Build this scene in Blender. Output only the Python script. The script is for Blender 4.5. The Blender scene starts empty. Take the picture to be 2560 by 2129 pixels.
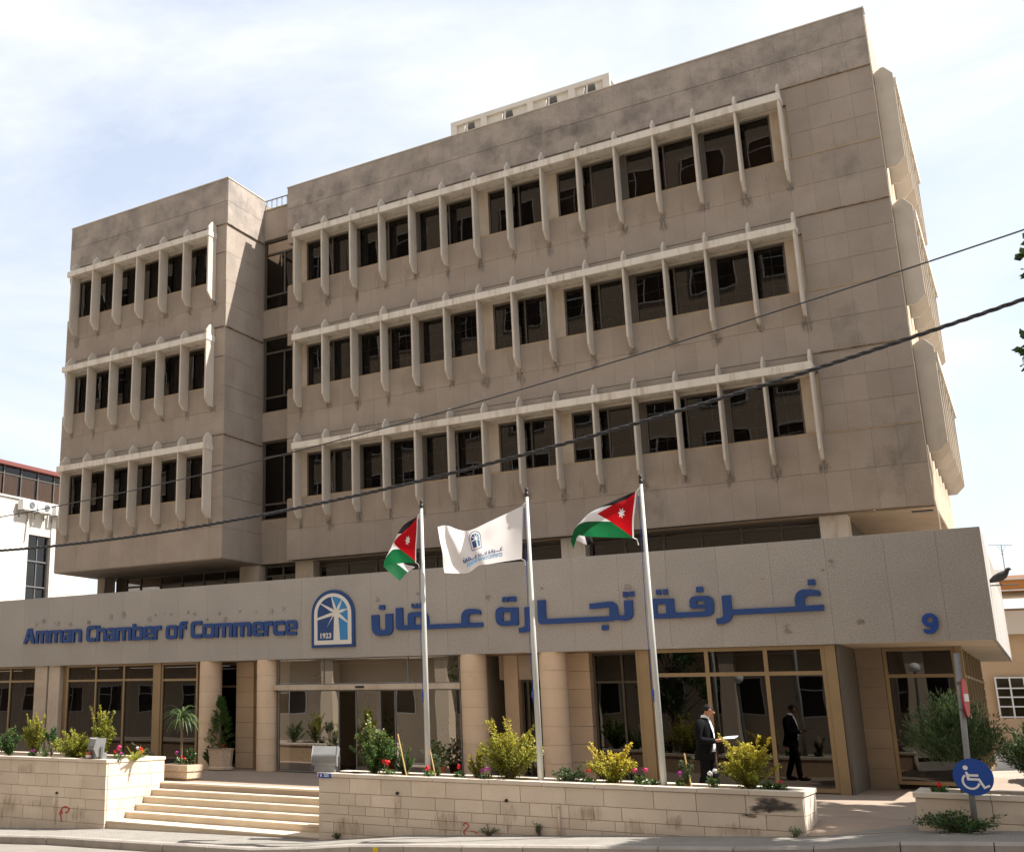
import bpy, bmesh, math, random
import numpy as np
from mathutils import Vector, Matrix

scene = bpy.context.scene
COL = scene.collection
R = math.radians
PI = math.pi

# ------------------------------------------------------------------ camera
cam_d = bpy.data.cameras.new('camera')
cam = bpy.data.objects.new('camera', cam_d)
COL.objects.link(cam)
CAM = Vector((17.7456, -25.7908, 1.6749))
cam.matrix_world = Matrix((
    (0.830034, 0.135746, 0.540940, CAM.x),
    (0.557712, -0.202534, -0.804945, CAM.y),
    (0.000291, 0.969821, -0.243817, CAM.z),
    (0, 0, 0, 1)))
cam_d.sensor_fit = 'HORIZONTAL'
cam_d.sensor_width = 36.0
cam_d.lens = 2698.4518 / 2560 * 36.0
cam_d.shift_x = 0.5 - 746.532 / 2560
cam_d.shift_y = (1084.0811 - 1064.5) / 2560
cam_d.clip_start = 0.1
cam_d.clip_end = 2000
scene.camera = cam

# ------------------------------------------------------------------ light
TO_SUN = Vector((0.675, 0.31, 1.0)).normalized()
SUN_EL = math.asin(TO_SUN.z)
world = bpy.data.worlds.new('World')
scene.world = world
world.use_nodes = True
wn, wl = world.node_tree.nodes, world.node_tree.links
wn.clear()
w_out = wn.new('ShaderNodeOutputWorld')
w_bg = wn.new('ShaderNodeBackground')
w_bg.inputs['Strength'].default_value = 0.069
sky = wn.new('ShaderNodeTexSky')
sky.sky_type = 'NISHITA'
sky.sun_disc = False
sky.sun_elevation = SUN_EL
sky.sun_rotation = math.atan2(TO_SUN.x, TO_SUN.y)
sky.altitude = 800
sky.dust_density = 3.0
tc = wn.new('ShaderNodeTexCoord')
mp = wn.new('ShaderNodeMapping')
mp.inputs['Scale'].default_value = (1.0, 1.0, 2.6)
mp.inputs['Rotation'].default_value = (0.25, 0.1, 0.5)
ns = wn.new('ShaderNodeTexNoise')
ns.inputs['Scale'].default_value = 2.1
ns.inputs['Detail'].default_value = 7
ns.inputs['Roughness'].default_value = 0.58
ns.inputs['Distortion'].default_value = 0.35
cr = wn.new('ShaderNodeValToRGB')
cr.color_ramp.elements[0].position = 0.40
cr.color_ramp.elements[0].color = (0.50, 0.50, 0.50, 1)
cr.color_ramp.elements[1].position = 0.64
cr.color_ramp.elements[1].color = (1, 1, 1, 1)
mx = wn.new('ShaderNodeMix')
mx.data_type = 'RGBA'
mx.inputs['B'].default_value = (6.55, 6.8, 7.1, 1)
wl.new(tc.outputs['Generated'], mp.inputs['Vector'])
wl.new(mp.outputs['Vector'], ns.inputs['Vector'])
wl.new(ns.outputs['Fac'], cr.inputs['Fac'])
wl.new(cr.outputs['Color'], mx.inputs['Factor'])
haze_up = wn.new('ShaderNodeVectorMath')     # thin bright veil: the clear parts are pale, not deep blue
haze_up.operation = 'SCALE'
haze_up.inputs['Scale'].default_value = 1.7
wl.new(sky.outputs['Color'], haze_up.inputs[0])
wl.new(haze_up.outputs['Vector'], mx.inputs['A'])
wl.new(mx.outputs['Result'], w_bg.inputs['Color'])
wl.new(w_bg.outputs['Background'], w_out.inputs['Surface'])

sun_d = bpy.data.lights.new('sun', 'SUN')
sun_d.energy = 5.0
sun_d.angle = R(0.55)
sun_d.color = (1.0, 0.955, 0.89)
sun = bpy.data.objects.new('sun', sun_d)
COL.objects.link(sun)
sun.rotation_euler = TO_SUN.to_track_quat('Z', 'Y').to_euler()
sun.location = (30, 10, 40)

scene.view_settings.view_transform = 'Standard'
scene.view_settings.look = 'None'
scene.view_settings.exposure = 1.18
scene.view_settings.gamma = 1.0
scene.view_settings.use_curve_mapping = False
scene.render.engine = 'CYCLES'
scene.cycles.use_denoising = True
scene.cycles.max_bounces = 8
scene.cycles.transparent_max_bounces = 16
scene.cycles.caustics_reflective = False
scene.cycles.caustics_refractive = False

# ------------------------------------------------------------------ helpers
RNG = random.Random(11)


def tag(o, label=None, cat=None, group=None, kind=None):
    if label: o['label'] = label
    if cat: o['category'] = cat
    if group: o['group'] = group
    if kind: o['kind'] = kind
    return o


def empty(name, loc=(0, 0, 0), rz=0.0):
    o = bpy.data.objects.new(name, None)
    o.location = loc
    o.rotation_euler = (0, 0, rz)
    o.empty_display_size = 0.2
    COL.objects.link(o)
    return o


def thing(name, label, cat, loc=(0, 0, 0), rz=0.0, group=None):
    return tag(empty(name, loc, rz), label, cat, group)


class MB:
    """collects geometry for one mesh object"""
    def __init__(self):
        self.v, self.f, self.uv, self.tone = [], [], None, None

    def add(self, verts, faces):
        n = len(self.v)
        self.v.extend([tuple(p) for p in verts])
        self.f.extend([tuple(i + n for i in q) for q in faces])
        return self

    def box(self, x0, x1, y0, y1, z0, z1):
        return self.add([(x0, y0, z0), (x1, y0, z0), (x1, y1, z0), (x0, y1, z0),
                         (x0, y0, z1), (x1, y0, z1), (x1, y1, z1), (x0, y1, z1)],
                        [(0, 3, 2, 1), (4, 5, 6, 7), (0, 1, 5, 4), (1, 2, 6, 5), (2, 3, 7, 6), (3, 0, 4, 7)])

    def prism(self, poly, axis, a, b):
        """poly: 2D points; axis 'x': (y,z) 'y': (x,z) 'z': (x,y); extruded from a to b"""
        def P(p, t):
            if axis == 'x': return (t, p[0], p[1])
            if axis == 'y': return (p[0], t, p[1])
            return (p[0], p[1], t)
        n = len(poly)
        vs = [P(p, a) for p in poly] + [P(p, b) for p in poly]
        fs = [tuple(range(n)), tuple(range(2 * n - 1, n - 1, -1))]
        fs += [(i, (i + 1) % n, n + (i + 1) % n, n + i) for i in range(n)]
        return self.add(vs, fs)

    def tube(self, pts, rad, seg=8, cap=True):
        pts = [Vector(p) for p in pts]
        n = len(pts)
        rads = rad if isinstance(rad, (list, tuple)) else [rad] * n
        vs, fs = [], []
        prev = None
        for i, p in enumerate(pts):
            d = (pts[min(i + 1, n - 1)] - pts[max(i - 1, 0)]).normalized()
            if prev is None:
                a = d.orthogonal().normalized()
            else:
                a = (prev - d * prev.dot(d))
                a = a.normalized() if a.length > 1e-6 else d.orthogonal().normalized()
            prev = a
            b = d.cross(a)
            for k in range(seg):
                t = 2 * PI * k / seg
                vs.append(p + (a * math.cos(t) + b * math.sin(t)) * rads[i])
        for i in range(n - 1):
            for k in range(seg):
                k2 = (k + 1) % seg
                fs.append((i * seg + k, i * seg + k2, (i + 1) * seg + k2, (i + 1) * seg + k))
        if cap:
            fs.append(tuple(range(seg - 1, -1, -1)))
            fs.append(tuple((n - 1) * seg + k for k in range(seg)))
        return self.add(vs, fs)

    def lathe(self, prof, c=(0, 0, 0), seg=24):
        vs, fs = [], []
        n = len(prof)
        for r, z in prof:
            for k in range(seg):
                t = 2 * PI * k / seg
                vs.append((c[0] + r * math.cos(t), c[1] + r * math.sin(t), c[2] + z))
        for i in range(n - 1):
            for k in range(seg):
                k2 = (k + 1) % seg
                fs.append((i * seg + k, i * seg + k2, (i + 1) * seg + k2, (i + 1) * seg + k))
        fs.append(tuple(range(seg - 1, -1, -1)))
        fs.append(tuple((n - 1) * seg + k for k in range(seg)))
        return self.add(vs, fs)

    def ball(self, c, r, seg=12, rings=8):
        rx, ry, rz = r if isinstance(r, (tuple, list)) else (r, r, r)
        vs, fs = [], []
        for i in range(rings + 1):
            ph = PI * i / rings
            for k in range(seg):
                t = 2 * PI * k / seg
                vs.append((c[0] + rx * math.sin(ph) * math.cos(t), c[1] + ry * math.sin(ph) * math.sin(t), c[2] + rz * math.cos(ph)))
        for i in range(rings):
            for k in range(seg):
                k2 = (k + 1) % seg
                fs.append((i * seg + k, (i + 1) * seg + k, (i + 1) * seg + k2, i * seg + k2))
        return self.add(vs, fs)

    def mesh(self, name, mat=None, smooth=False):
        me = bpy.data.meshes.new(name)
        me.from_pydata(self.v, [], self.f)
        if self.tone is not None:
            at = me.attributes.new('tone', 'FLOAT', 'FACE')
            at.data.foreach_set('value', self.tone)
        if self.uv is not None:
            ul = me.uv_layers.new(name='UVMap')
            for li, l in enumerate(me.loops):
                ul.data[li].uv = self.uv[l.vertex_index]
        if mat:
            for m in (mat if isinstance(mat, (list, tuple)) else [mat]):
                me.materials.append(m)
        if smooth:
            me.polygons.foreach_set('use_smooth', [True] * len(me.polygons))
        me.update()
        return me

    def build(self, name, mat, parent=None, smooth=False, loc=(0, 0, 0), bevel=0.0):
        me = self.mesh(name, mat, smooth)
        return link(name, me, parent, loc, bevel)


def link(name, me, parent=None, loc=(0, 0, 0), bevel=0.0):
    o = bpy.data.objects.new(name, me)
    o.location = loc
    if parent: o.parent = parent
    COL.objects.link(o)
    if bevel:
        b = o.modifiers.new('bevel', 'BEVEL')
        b.width = bevel
        b.segments = 2
        b.limit_method = 'ANGLE'
    return o


def fix_normals(o):
    bm = bmesh.new()
    bm.from_mesh(o.data)
    bmesh.ops.recalc_face_normals(bm, faces=bm.faces)
    bm.to_mesh(o.data)
    bm.free()
    return o


def copy_tree(o, parent=None):
    c = o.copy()
    COL.objects.link(c)
    if parent is not None: c.parent = parent
    for ch in [x for x in bpy.data.objects if x.parent == o]:
        copy_tree(ch, c)
    return c


def flat_shape(loops, depth, bevel=0.0):
    """2D outlines (outer + holes) -> mesh in XZ plane, front face at y=-depth, back at y=0"""
    cu = bpy.data.curves.new('tmp', 'CURVE')
    cu.dimensions = '2D'
    cu.fill_mode = 'BOTH'
    cu.extrude = depth / 2
    for lp in loops:
        sp = cu.splines.new('POLY')
        sp.points.add(len(lp) - 1)
        for i, p in enumerate(lp): sp.points[i].co = (p[0], p[1], 0, 1)
        sp.use_cyclic_u = True
    return curve_mesh(cu, depth)


def curve_mesh(cu, depth):
    ob = bpy.data.objects.new('tmp', cu)
    COL.objects.link(ob)
    dg = bpy.context.evaluated_depsgraph_get()
    me = bpy.data.meshes.new_from_object(ob.evaluated_get(dg))
    bpy.data.objects.remove(ob)
    bpy.data.curves.remove(cu)
    for v in me.vertices:
        x, y, z = v.co
        v.co = (x, -(z + depth / 2), y)
    me.update()
    return me


def text_mesh(body, size, depth, offset=0.0, align='LEFT'):
    cu = bpy.data.curves.new('tmp', 'FONT')
    cu.body = body
    cu.size = size
    cu.extrude = depth / 2
    cu.offset = offset
    cu.align_x = align
    cu.resolution_u = 3
    return curve_mesh(cu, depth)


# ------------------------------------------------------------------ materials
def new_mat(name):
    m = bpy.data.materials.new(name)
    m.use_nodes = True
    nt = m.node_tree
    return m, nt.nodes, nt.links, nt.nodes['Principled BSDF']


def rgb(c):
    return (c[0], c[1], c[2], 1.0)


def mat(name, c, rough=0.7, c2=None, scale=4.0, detail=6, lo=0.35, hi=0.65, spec=0.3, metal=0.0, bump=0.0, bscale=None,
        grain=0.0, gscale=180.0, objvar=0.0, tonevar=0.0, stretch=(1, 1, 1), c3=None, s3=1.0, lo3=0.55, hi3=0.75, f3=1.0, st3=(1, 1, 1)):
    """base colour, blended by noise with c2 and patches of c3; optional speckle grain, per-object tone, bump"""
    m, N, L, b = new_mat(name)
    b.inputs['Roughness'].default_value = rough
    b.inputs['Specular IOR Level'].default_value = spec
    b.inputs['Metallic'].default_value = metal
    geo = N.new('ShaderNodeNewGeometry')

    def noise(sc, det, st, rough_=0.55):
        mp_ = N.new('ShaderNodeMapping')
        mp_.inputs['Scale'].default_value = st
        L.new(geo.outputs['Position'], mp_.inputs['Vector'])
        n_ = N.new('ShaderNodeTexNoise')
        n_.inputs['Scale'].default_value = sc
        n_.inputs['Detail'].default_value = det
        n_.inputs['Roughness'].default_value = rough_
        L.new(mp_.outputs['Vector'], n_.inputs['Vector'])
        return n_.outputs['Fac']

    def rng(sock, a, b_, c_=0.0, d_=1.0):
        r_ = N.new('ShaderNodeMapRange')
        r_.inputs['From Min'].default_value = a
        r_.inputs['From Max'].default_value = b_
        r_.inputs['To Min'].default_value = c_
        r_.inputs['To Max'].default_value = d_
        L.new(sock, r_.inputs['Value'])
        return r_.outputs['Result']

    def mixc(f, a, b_):
        x = N.new('ShaderNodeMix')
        x.data_type = 'RGBA'
        for s, v in (('Factor', f), ('A', a), ('B', b_)):
            if isinstance(v, tuple): x.inputs[s].default_value = v
            elif isinstance(v, float): x.inputs[s].default_value = v
            else: L.new(v, x.inputs[s])
        return x.outputs['Result']

    col = rgb(c)
    if c2 is not None:
        col = mixc(rng(noise(scale, detail, stretch), lo, hi), rgb(c), rgb(c2))
    if c3 is not None:
        col = mixc(rng(noise(s3, 8, st3, 0.65), lo3, hi3, 0.0, f3), col, rgb(c3))
    mul = None
    if grain:
        mul = rng(noise(gscale, 2, (1, 1, 1)), 0.25, 0.75, 1 - grain, 1 + grain)
    if objvar:
        oi = N.new('ShaderNodeObjectInfo')
        r_ = rng(oi.outputs['Random'], 0, 1, 1 - objvar, 1 + objvar)
        if mul is None: mul = r_
        else:
            k = N.new('ShaderNodeMath'); k.operation = 'MULTIPLY'
            L.new(mul, k.inputs[0]); L.new(r_, k.inputs[1]); mul = k.outputs[0]
    if tonevar:
        at = N.new('ShaderNodeAttribute'); at.attribute_name = 'tone'
        r_ = rng(at.outputs['Fac'], 0, 1, 1 - tonevar, 1 + tonevar)
        if mul is None: mul = r_
        else:
            k = N.new('ShaderNodeMath'); k.operation = 'MULTIPLY'
            L.new(mul, k.inputs[0]); L.new(r_, k.inputs[1]); mul = k.outputs[0]
    if mul is not None:
        vm = N.new('ShaderNodeVectorMath'); vm.operation = 'SCALE'
        if isinstance(col, tuple): vm.inputs[0].default_value = col[:3]
        else: L.new(col, vm.inputs[0])
        L.new(mul, vm.inputs['Scale'])
        col = vm.outputs['Vector']
    if isinstance(col, tuple): b.inputs['Base Color'].default_value = col
    else: L.new(col, b.inputs['Base Color'])
    if bump:
        bp = N.new('ShaderNodeBump')
        bp.inputs['Strength'].default_value = bump
        bp.inputs['Distance'].default_value = 0.02
        L.new(noise(bscale or scale * 6, 5, (1, 1, 1)), bp.inputs['Height'])
        L.new(bp.outputs['Normal'], b.inputs['Normal'])
    return m


def glass_mat(name, tint, refl=1.0, rough=0.0, ior=1.5, wob=0.0):
    m, N, L, b = new_mat(name)
    N.remove(b)
    out = N['Material Output']
    tr = N.new('ShaderNodeBsdfTransparent'); tr.inputs['Color'].default_value = rgb(tint)
    gl = N.new('ShaderNodeBsdfGlossy'); gl.inputs['Roughness'].default_value = rough
    gl.inputs['Color'].default_value = (refl, refl * .97, refl * .94, 1)
    fr = N.new('ShaderNodeFresnel'); fr.inputs['IOR'].default_value = ior
    mx_ = N.new('ShaderNodeMixShader')
    L.new(fr.outputs['Fac'], mx_.inputs['Fac'])
    L.new(tr.outputs['BSDF'], mx_.inputs[1]); L.new(gl.outputs['BSDF'], mx_.inputs[2])
    L.new(mx_.outputs['Shader'], out.inputs['Surface'])
    if wob:
        geo = N.new('ShaderNodeNewGeometry')
        n_ = N.new('ShaderNodeTexNoise'); n_.inputs['Scale'].default_value = 0.9; n_.inputs['Detail'].default_value = 1
        L.new(geo.outputs['Position'], n_.inputs['Vector'])
        bp = N.new('ShaderNodeBump'); bp.inputs['Strength'].default_value = wob; bp.inputs['Distance'].default_value = 0.05
        L.new(n_.outputs['Fac'], bp.inputs['Height'])
        L.new(bp.outputs['Normal'], gl.inputs['Normal'])
    return m


def leaf_mat(name, ca, cb, cc=None, trans=0.35, rough=0.5):
    """tone attribute per leaf runs ca -> cb (-> cc)"""
    m, N, L, b = new_mat(name)
    at = N.new('ShaderNodeAttribute'); at.attribute_name = 'tone'
    r_ = N.new('ShaderNodeValToRGB')
    e = r_.color_ramp.elements
    e[0].color = rgb(ca); e[0].position = 0.0
    e[1].color = rgb(cc or cb); e[1].position = 1.0
    if cc:
        k = e.new(0.5); k.color = rgb(cb)
    L.new(at.outputs['Fac'], r_.inputs['Fac'])
    L.new(r_.outputs['Color'], b.inputs['Base Color'])
    b.inputs['Roughness'].default_value = rough
    b.inputs['Specular IOR Level'].default_value = 0.35
    tl = N.new('ShaderNodeBsdfTranslucent')
    L.new(r_.outputs['Color'], tl.inputs['Color'])
    mx_ = N.new('ShaderNodeMixShader'); mx_.inputs['Fac'].default_value = trans
    out = N['Material Output']
    L.new(b.outputs['BSDF'], mx_.inputs[1]); L.new(tl.outputs['BSDF'], mx_.inputs[2])
    L.new(mx_.outputs['Shader'], out.inputs['Surface'])
    return m


M = {}
M['clad'] = mat('cladding stone', (0.312, 0.261, 0.216), 0.85, (0.354, 0.300, 0.251), 1.3, 8, 0.35, 0.65, 0.15, grain=0.15, gscale=42,
                objvar=0.055, tonevar=0.05, c3=(0.21, 0.192, 0.18), s3=0.9, lo3=0.60, hi3=0.76, f3=0.55, bump=0.12, bscale=60)
M['clad_top'] = mat('weathered parapet stone', (0.312, 0.268, 0.230), 0.88, (0.380, 0.325, 0.276), 1.6, 8, 0.40, 0.60, 0.12, grain=0.15, gscale=42,
                    objvar=0.035, tonevar=0.05, c3=(0.165, 0.153, 0.146), s3=1.5, lo3=0.47, hi3=0.70, f3=0.70, bump=0.12, bscale=60)
M['joint'] = mat('joint mortar', (0.29, 0.245, 0.205), 0.9)
M['rustline'] = mat('stained ledge', (0.30, 0.22, 0.14), 0.9, (0.12, 0.09, 0.06), 6, 6, 0.4, 0.6)
M['sealine'] = mat('pale sill strip', (0.42, 0.32, 0.20), 0.8, (0.34, 0.26, 0.17), 5)
M['fascia'] = mat('speckled fascia stone', (0.335, 0.312, 0.286), 0.8, (0.378, 0.352, 0.322), 0.8, 6, 0.3, 0.7, 0.2, grain=0.27, gscale=40,
                  objvar=0.03, c3=(0.25, 0.215, 0.185), s3=2.6, lo3=0.68, hi3=0.80, f3=0.5)
M['fin'] = mat('pale concrete fin', (0.52, 0.46, 0.385), 0.85, (0.58, 0.52, 0.44), 2.2, 8, 0.35, 0.65, 0.15, objvar=0.05,
               c3=(0.33, 0.28, 0.22), s3=3.0, lo3=0.58, hi3=0.80, f3=0.45, st3=(1, 1, 0.35))
M['brow'] = mat('pale concrete ledge', (0.64, 0.59, 0.515), 0.85, (0.70, 0.655, 0.58), 2.0, 8, 0.35, 0.65, 0.15,
                c3=(0.30, 0.20, 0.12), s3=3.4, lo3=0.50, hi3=0.74, f3=0.7, st3=(1.6, 1, 0.22))
M['pier'] = mat('beige painted pier', (0.46, 0.385, 0.30), 0.8, (0.53, 0.455, 0.37), 2.0, 7, 0.35, 0.65, 0.15,
                c3=(0.34, 0.22, 0.12), s3=2.4, lo3=0.52, hi3=0.76, f3=0.6, st3=(1.6, 1, .3))
M['soffit'] = mat('plaster soffit', (0.40, 0.31, 0.215), 0.85, (0.46, 0.37, 0.27), 1.4, 6)
M['bronze'] = mat('bronze window frame', (0.075, 0.062, 0.048), 0.5, (0.09, 0.075, 0.058), 3, spec=0.5, metal=0.0)
M['gold'] = mat('gold anodised frame', (0.30, 0.215, 0.115), 0.42, (0.26, 0.185, 0.10), 1.2, spec=0.5, metal=0.25)
M['curtain'] = mat('brown curtain', (0.060, 0.030, 0.022), 0.9, (0.085, 0.045, 0.03), 8, stretch=(3, 3, .3))
M['blind'] = mat('tan backing sheet', (0.30, 0.235, 0.185), 0.9, (0.26, 0.20, 0.155), 3)
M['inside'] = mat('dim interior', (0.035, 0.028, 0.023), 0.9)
M['lobby'] = mat('lobby wall', (0.66, 0.58, 0.46), 0.85)
M['paleroom'] = mat('pale sheet', (0.55, 0.50, 0.42), 0.9)
M['glass'] = glass_mat('brown tinted glass', (0.26, 0.21, 0.17), 0.9, wob=0.05, ior=1.45)
M['glassdark'] = glass_mat('shopfront tinted glass', (0.18, 0.145, 0.12), 0.95, wob=0.045, ior=1.68)
M['glassclear'] = glass_mat('entrance clear glass', (0.70, 0.68, 0.62), 1.0, wob=0.03, ior=3.0)
M['drum'] = mat('warm column stone', (0.63, 0.475, 0.33), 0.75, (0.69, 0.54, 0.395), 1.6, 7, 0.3, 0.7, 0.2, objvar=0.06,
                c3=(0.40, 0.27, 0.16), s3=3, lo3=0.58, hi3=0.8, f3=0.4, bump=0.05, bscale=30)
M['block'] = mat('cream limestone block', (0.545, 0.458, 0.362), 0.85, (0.62, 0.53, 0.43), 2.0, 8, 0.3, 0.7, 0.15, objvar=0.09, grain=.05, gscale=60,
                 c3=(0.34, 0.26, 0.18), s3=2.3, lo3=0.60, hi3=0.84, f3=0.55, st3=(1, 1, .8), bump=0.15, bscale=25)
M['coping'] = mat('cream coping stone', (0.55, 0.475, 0.385), 0.8, (0.61, 0.535, 0.445), 2.0, 7, objvar=0.05)
M['mortar'] = mat('tan mortar', (0.40, 0.29, 0.19), 0.95)
M['step'] = mat('cream step stone', (0.54, 0.45, 0.34), 0.75, (0.60, 0.51, 0.395), 2.5, 8, objvar=0.03, c3=(0.40, 0.30, 0.19), s3=3, lo3=0.62, hi3=0.85, f3=0.5)
M['terrace'] = mat('terrace paving', (0.275, 0.212, 0.162), 0.7, (0.315, 0.245, 0.19), 1.5, 7, spec=0.3)
M['walk'] = mat('sidewalk paving', (0.235, 0.215, 0.19), 0.9, (0.275, 0.255, 0.225), 2.5, 8, grain=0.10, gscale=22)
M['kerb'] = mat('kerb concrete', (0.28, 0.25, 0.22), 0.9, (0.33, 0.295, 0.26), 3, 8, objvar=0.06, c3=(0.22, 0.19, 0.17), s3=4, lo3=0.6, hi3=0.8, f3=0.6, bump=0.4, bscale=14)
M['asphalt'] = mat('dusty road surface', (0.20, 0.18, 0.155), 0.95, (0.24, 0.215, 0.19), 1.2, 8, grain=0.15, gscale=40)
M['earth'] = mat('dry ground', (0.33, 0.29, 0.235), 0.95, (0.27, 0.235, 0.19), 0.4, 8)
_n, _l = M['walk'].node_tree.nodes, M['walk'].node_tree.links
_bk = _n.new('ShaderNodeTexBrick'); _bk.inputs['Scale'].default_value = 5.0; _bk.inputs['Mortar Size'].default_value = .035
_bk.inputs['Color1'].default_value = (1, 1, 1, 1); _bk.inputs['Color2'].default_value = (.90, .90, .90, 1); _bk.inputs['Mortar'].default_value = (.74, .73, .72, 1)
_g = _n.new('ShaderNodeNewGeometry'); _l.new(_g.outputs['Position'], _bk.inputs['Vector'])
_p = _n['Principled BSDF']; _src = _p.inputs['Base Color'].links[0].from_socket
_vm = _n.new('ShaderNodeVectorMath'); _vm.operation = 'MULTIPLY'
_l.new(_src, _vm.inputs[0]); _l.new(_bk.outputs['Color'], _vm.inputs[1]); _l.new(_vm.outputs['Vector'], _p.inputs['Base Color'])
M['yellow'] = mat('yellow road paint', (.55, .40, .02), .8)
M['soil'] = mat('planter soil', (0.09, 0.065, 0.045), 0.95, (0.14, 0.10, 0.07), 8, bump=0.8, bscale=20)
M['blue'] = mat('blue sign letter', (0.018, 0.056, 0.20), 0.5, (0.022, 0.064, 0.22), 3, spec=0.3)
M['blue2'] = mat('dark blue emblem', (0.022, 0.060, 0.185), 0.45)
M['cyan'] = mat('light blue emblem', (0.040, 0.215, 0.47), 0.45)
M['white'] = mat('white emblem', (0.66, 0.63, 0.58), 0.5)
M['pole'] = mat('grey painted pole', (0.52, 0.53, 0.50), 0.5, (0.43, 0.44, 0.42), 3, 7, spec=0.4, stretch=(1, 1, .4))
M['black'] = mat('black plastic', (0.025, 0.022, 0.02), 0.5)
M['rope'] = mat('blue rope', (0.05, 0.09, 0.35), 0.8)
M['wire'] = mat('black cable', (0.035, 0.035, 0.037), 0.6)
M['steelwhite'] = mat('off white steel', (0.66, 0.63, 0.56), 0.55, (0.60, 0.565, 0.50), 2, spec=0.3)
M['metalgrey'] = mat('grey metal', (0.21, 0.21, 0.205), 0.45, (0.17, 0.17, 0.17), 4, spec=0.5)
M['darkmetal'] = mat('dark metal', (0.12, 0.12, 0.12), 0.5)
M['limewhite'] = mat('white limestone', (0.52, 0.485, 0.435), 0.85, (0.56, 0.525, 0.475), 1.0)
M['terracotta'] = mat('terracotta', (0.40, 0.13, 0.06), 0.8, (0.34, 0.11, 0.055), 5)
M['aggregate'] = mat('washed aggregate', (0.42, 0.30, 0.20), 0.9, (0.62, 0.50, 0.38), 40, 4, 0.35, 0.65, bump=0.5, bscale=60)
M['bark'] = mat('bark', (0.12, 0.085, 0.055), 0.9, (0.17, 0.125, 0.085), 10, bump=0.5, bscale=20)
M['cane'] = mat('bamboo stake', (0.55, 0.38, 0.16), 0.7)
M['red'] = mat('red flower', (0.62, 0.018, 0.022), 0.6)
M['pink'] = mat('pink flower', (0.62, 0.03, 0.16), 0.6)
M['magenta'] = mat('magenta flower', (0.50, 0.06, 0.36), 0.6)
M['signred'] = mat('red sign', (0.48, 0.012, 0.02), 0.4)
M['signblue'] = mat('blue sign', (0.010, 0.060, 0.30), 0.4)
M['signwhite'] = mat('white sign', (0.72, 0.72, 0.70), 0.45)
M['paintred'] = mat('red spray paint', (0.45, 0.04, 0.04), 0.8)


def stain_mat(name, c, sc, st, lo, hi, mx_=1.0):
    # a stain with its own blotchy outline, see-through elsewhere
    m, N, L, b = new_mat(name)
    b.inputs['Base Color'].default_value = rgb(c); b.inputs['Roughness'].default_value = .9
    tcn = N.new('ShaderNodeTexCoord'); sp = N.new('ShaderNodeSeparateXYZ'); L.new(tcn.outputs['Generated'], sp.inputs[0])
    mpn = N.new('ShaderNodeMapping'); mpn.inputs['Scale'].default_value = st
    geo = N.new('ShaderNodeNewGeometry'); L.new(geo.outputs['Position'], mpn.inputs['Vector'])
    nz = N.new('ShaderNodeTexNoise'); nz.inputs['Scale'].default_value = sc; nz.inputs['Detail'].default_value = 7; nz.inputs['Roughness'].default_value = .65
    L.new(mpn.outputs['Vector'], nz.inputs['Vector'])

    def mth(op, a, c_=None):
        k = N.new('ShaderNodeMath'); k.operation = op
        for i, s in enumerate((a, c_)):
            if s is None: continue
            if isinstance(s, (int, float)): k.inputs[i].default_value = s
            else: L.new(s, k.inputs[i])
        return k.outputs[0]
    edge = mth('MULTIPLY', mth('MULTIPLY', sp.outputs['X'], mth('SUBTRACT', 1.0, sp.outputs['X'])), mth('MULTIPLY', sp.outputs['Z'], mth('SUBTRACT', 1.0, sp.outputs['Z'])))
    f = mth('ADD', nz.outputs['Fac'], mth('MULTIPLY', mth('SUBTRACT', mth('POWER', mth('MULTIPLY', edge, 16.0), .5), .75), .45))
    r_ = N.new('ShaderNodeMapRange'); r_.inputs['From Min'].default_value = lo; r_.inputs['From Max'].default_value = hi; r_.inputs['To Max'].default_value = mx_
    L.new(f, r_.inputs['Value'])
    tr = N.new('ShaderNodeBsdfTransparent'); ms = N.new('ShaderNodeMixShader')
    L.new(r_.outputs['Result'], ms.inputs['Fac']); L.new(tr.outputs['BSDF'], ms.inputs[1]); L.new(b.outputs['BSDF'], ms.inputs[2])
    L.new(ms.outputs['Shader'], N['Material Output'].inputs['Surface'])
    return m


M['scorch'] = stain_mat('black scorch mark', (.06, .05, .045), 7, (.5, 1, 1.6), .48, .66, .85)
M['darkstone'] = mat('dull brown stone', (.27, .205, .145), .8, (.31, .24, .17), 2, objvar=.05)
M['reflline'] = mat('white reflection lines', (.75, .75, .73), .6)
M['drip'] = stain_mat('dark drip stain', (.085, .07, .06), 9, (2.0, 1, .6), .44, .74, .55)
M['pale'] = stain_mat('pale lime streak', (.42, .37, .31), 6, (3.0, 1, .35), .50, .80, .45)
M['grime'] = stain_mat('grey weather stain', (.125, .115, .11), 2.2, (1, 1, .8), .44, .80, .28)
M['streak'] = stain_mat('brown water streak', (.26, .17, .10), 5, (2.2, 1, .5), .46, .74, .38)
M['spot'] = stain_mat('old fixing stain', (.16, .115, .085), 14, (1, 1, 1), .46, .70, .40)
# ------------------------------------------------------------------ terrain
GX = [-300, -30, -2.3, 0.98, 6.3, 8.2, 11.9, 14.6, 16.05, 17.3, 40, 300]
GZ = [-6.0, -2.4, -1.0, -0.84, -0.72, -0.52, -0.30, -0.15, 0.02, 0.09, 1.3, 5.0]


def gz(x):
    return float(np.interp(x, GX, GZ))


def strip(name, xs, y0, y1, off, m, thick=None, kind='structure'):
    b = MB()
    n = len(xs)
    for x in xs: b.v.append((x, y0, gz(x) + off))
    for x in xs: b.v.append((x, y1, gz(x) + off))
    for i in range(n - 1): b.f.append((i, i + 1, n + i + 1, n + i))
    o = b.build(name, m)
    tag(o, kind=kind)
    return o


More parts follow.
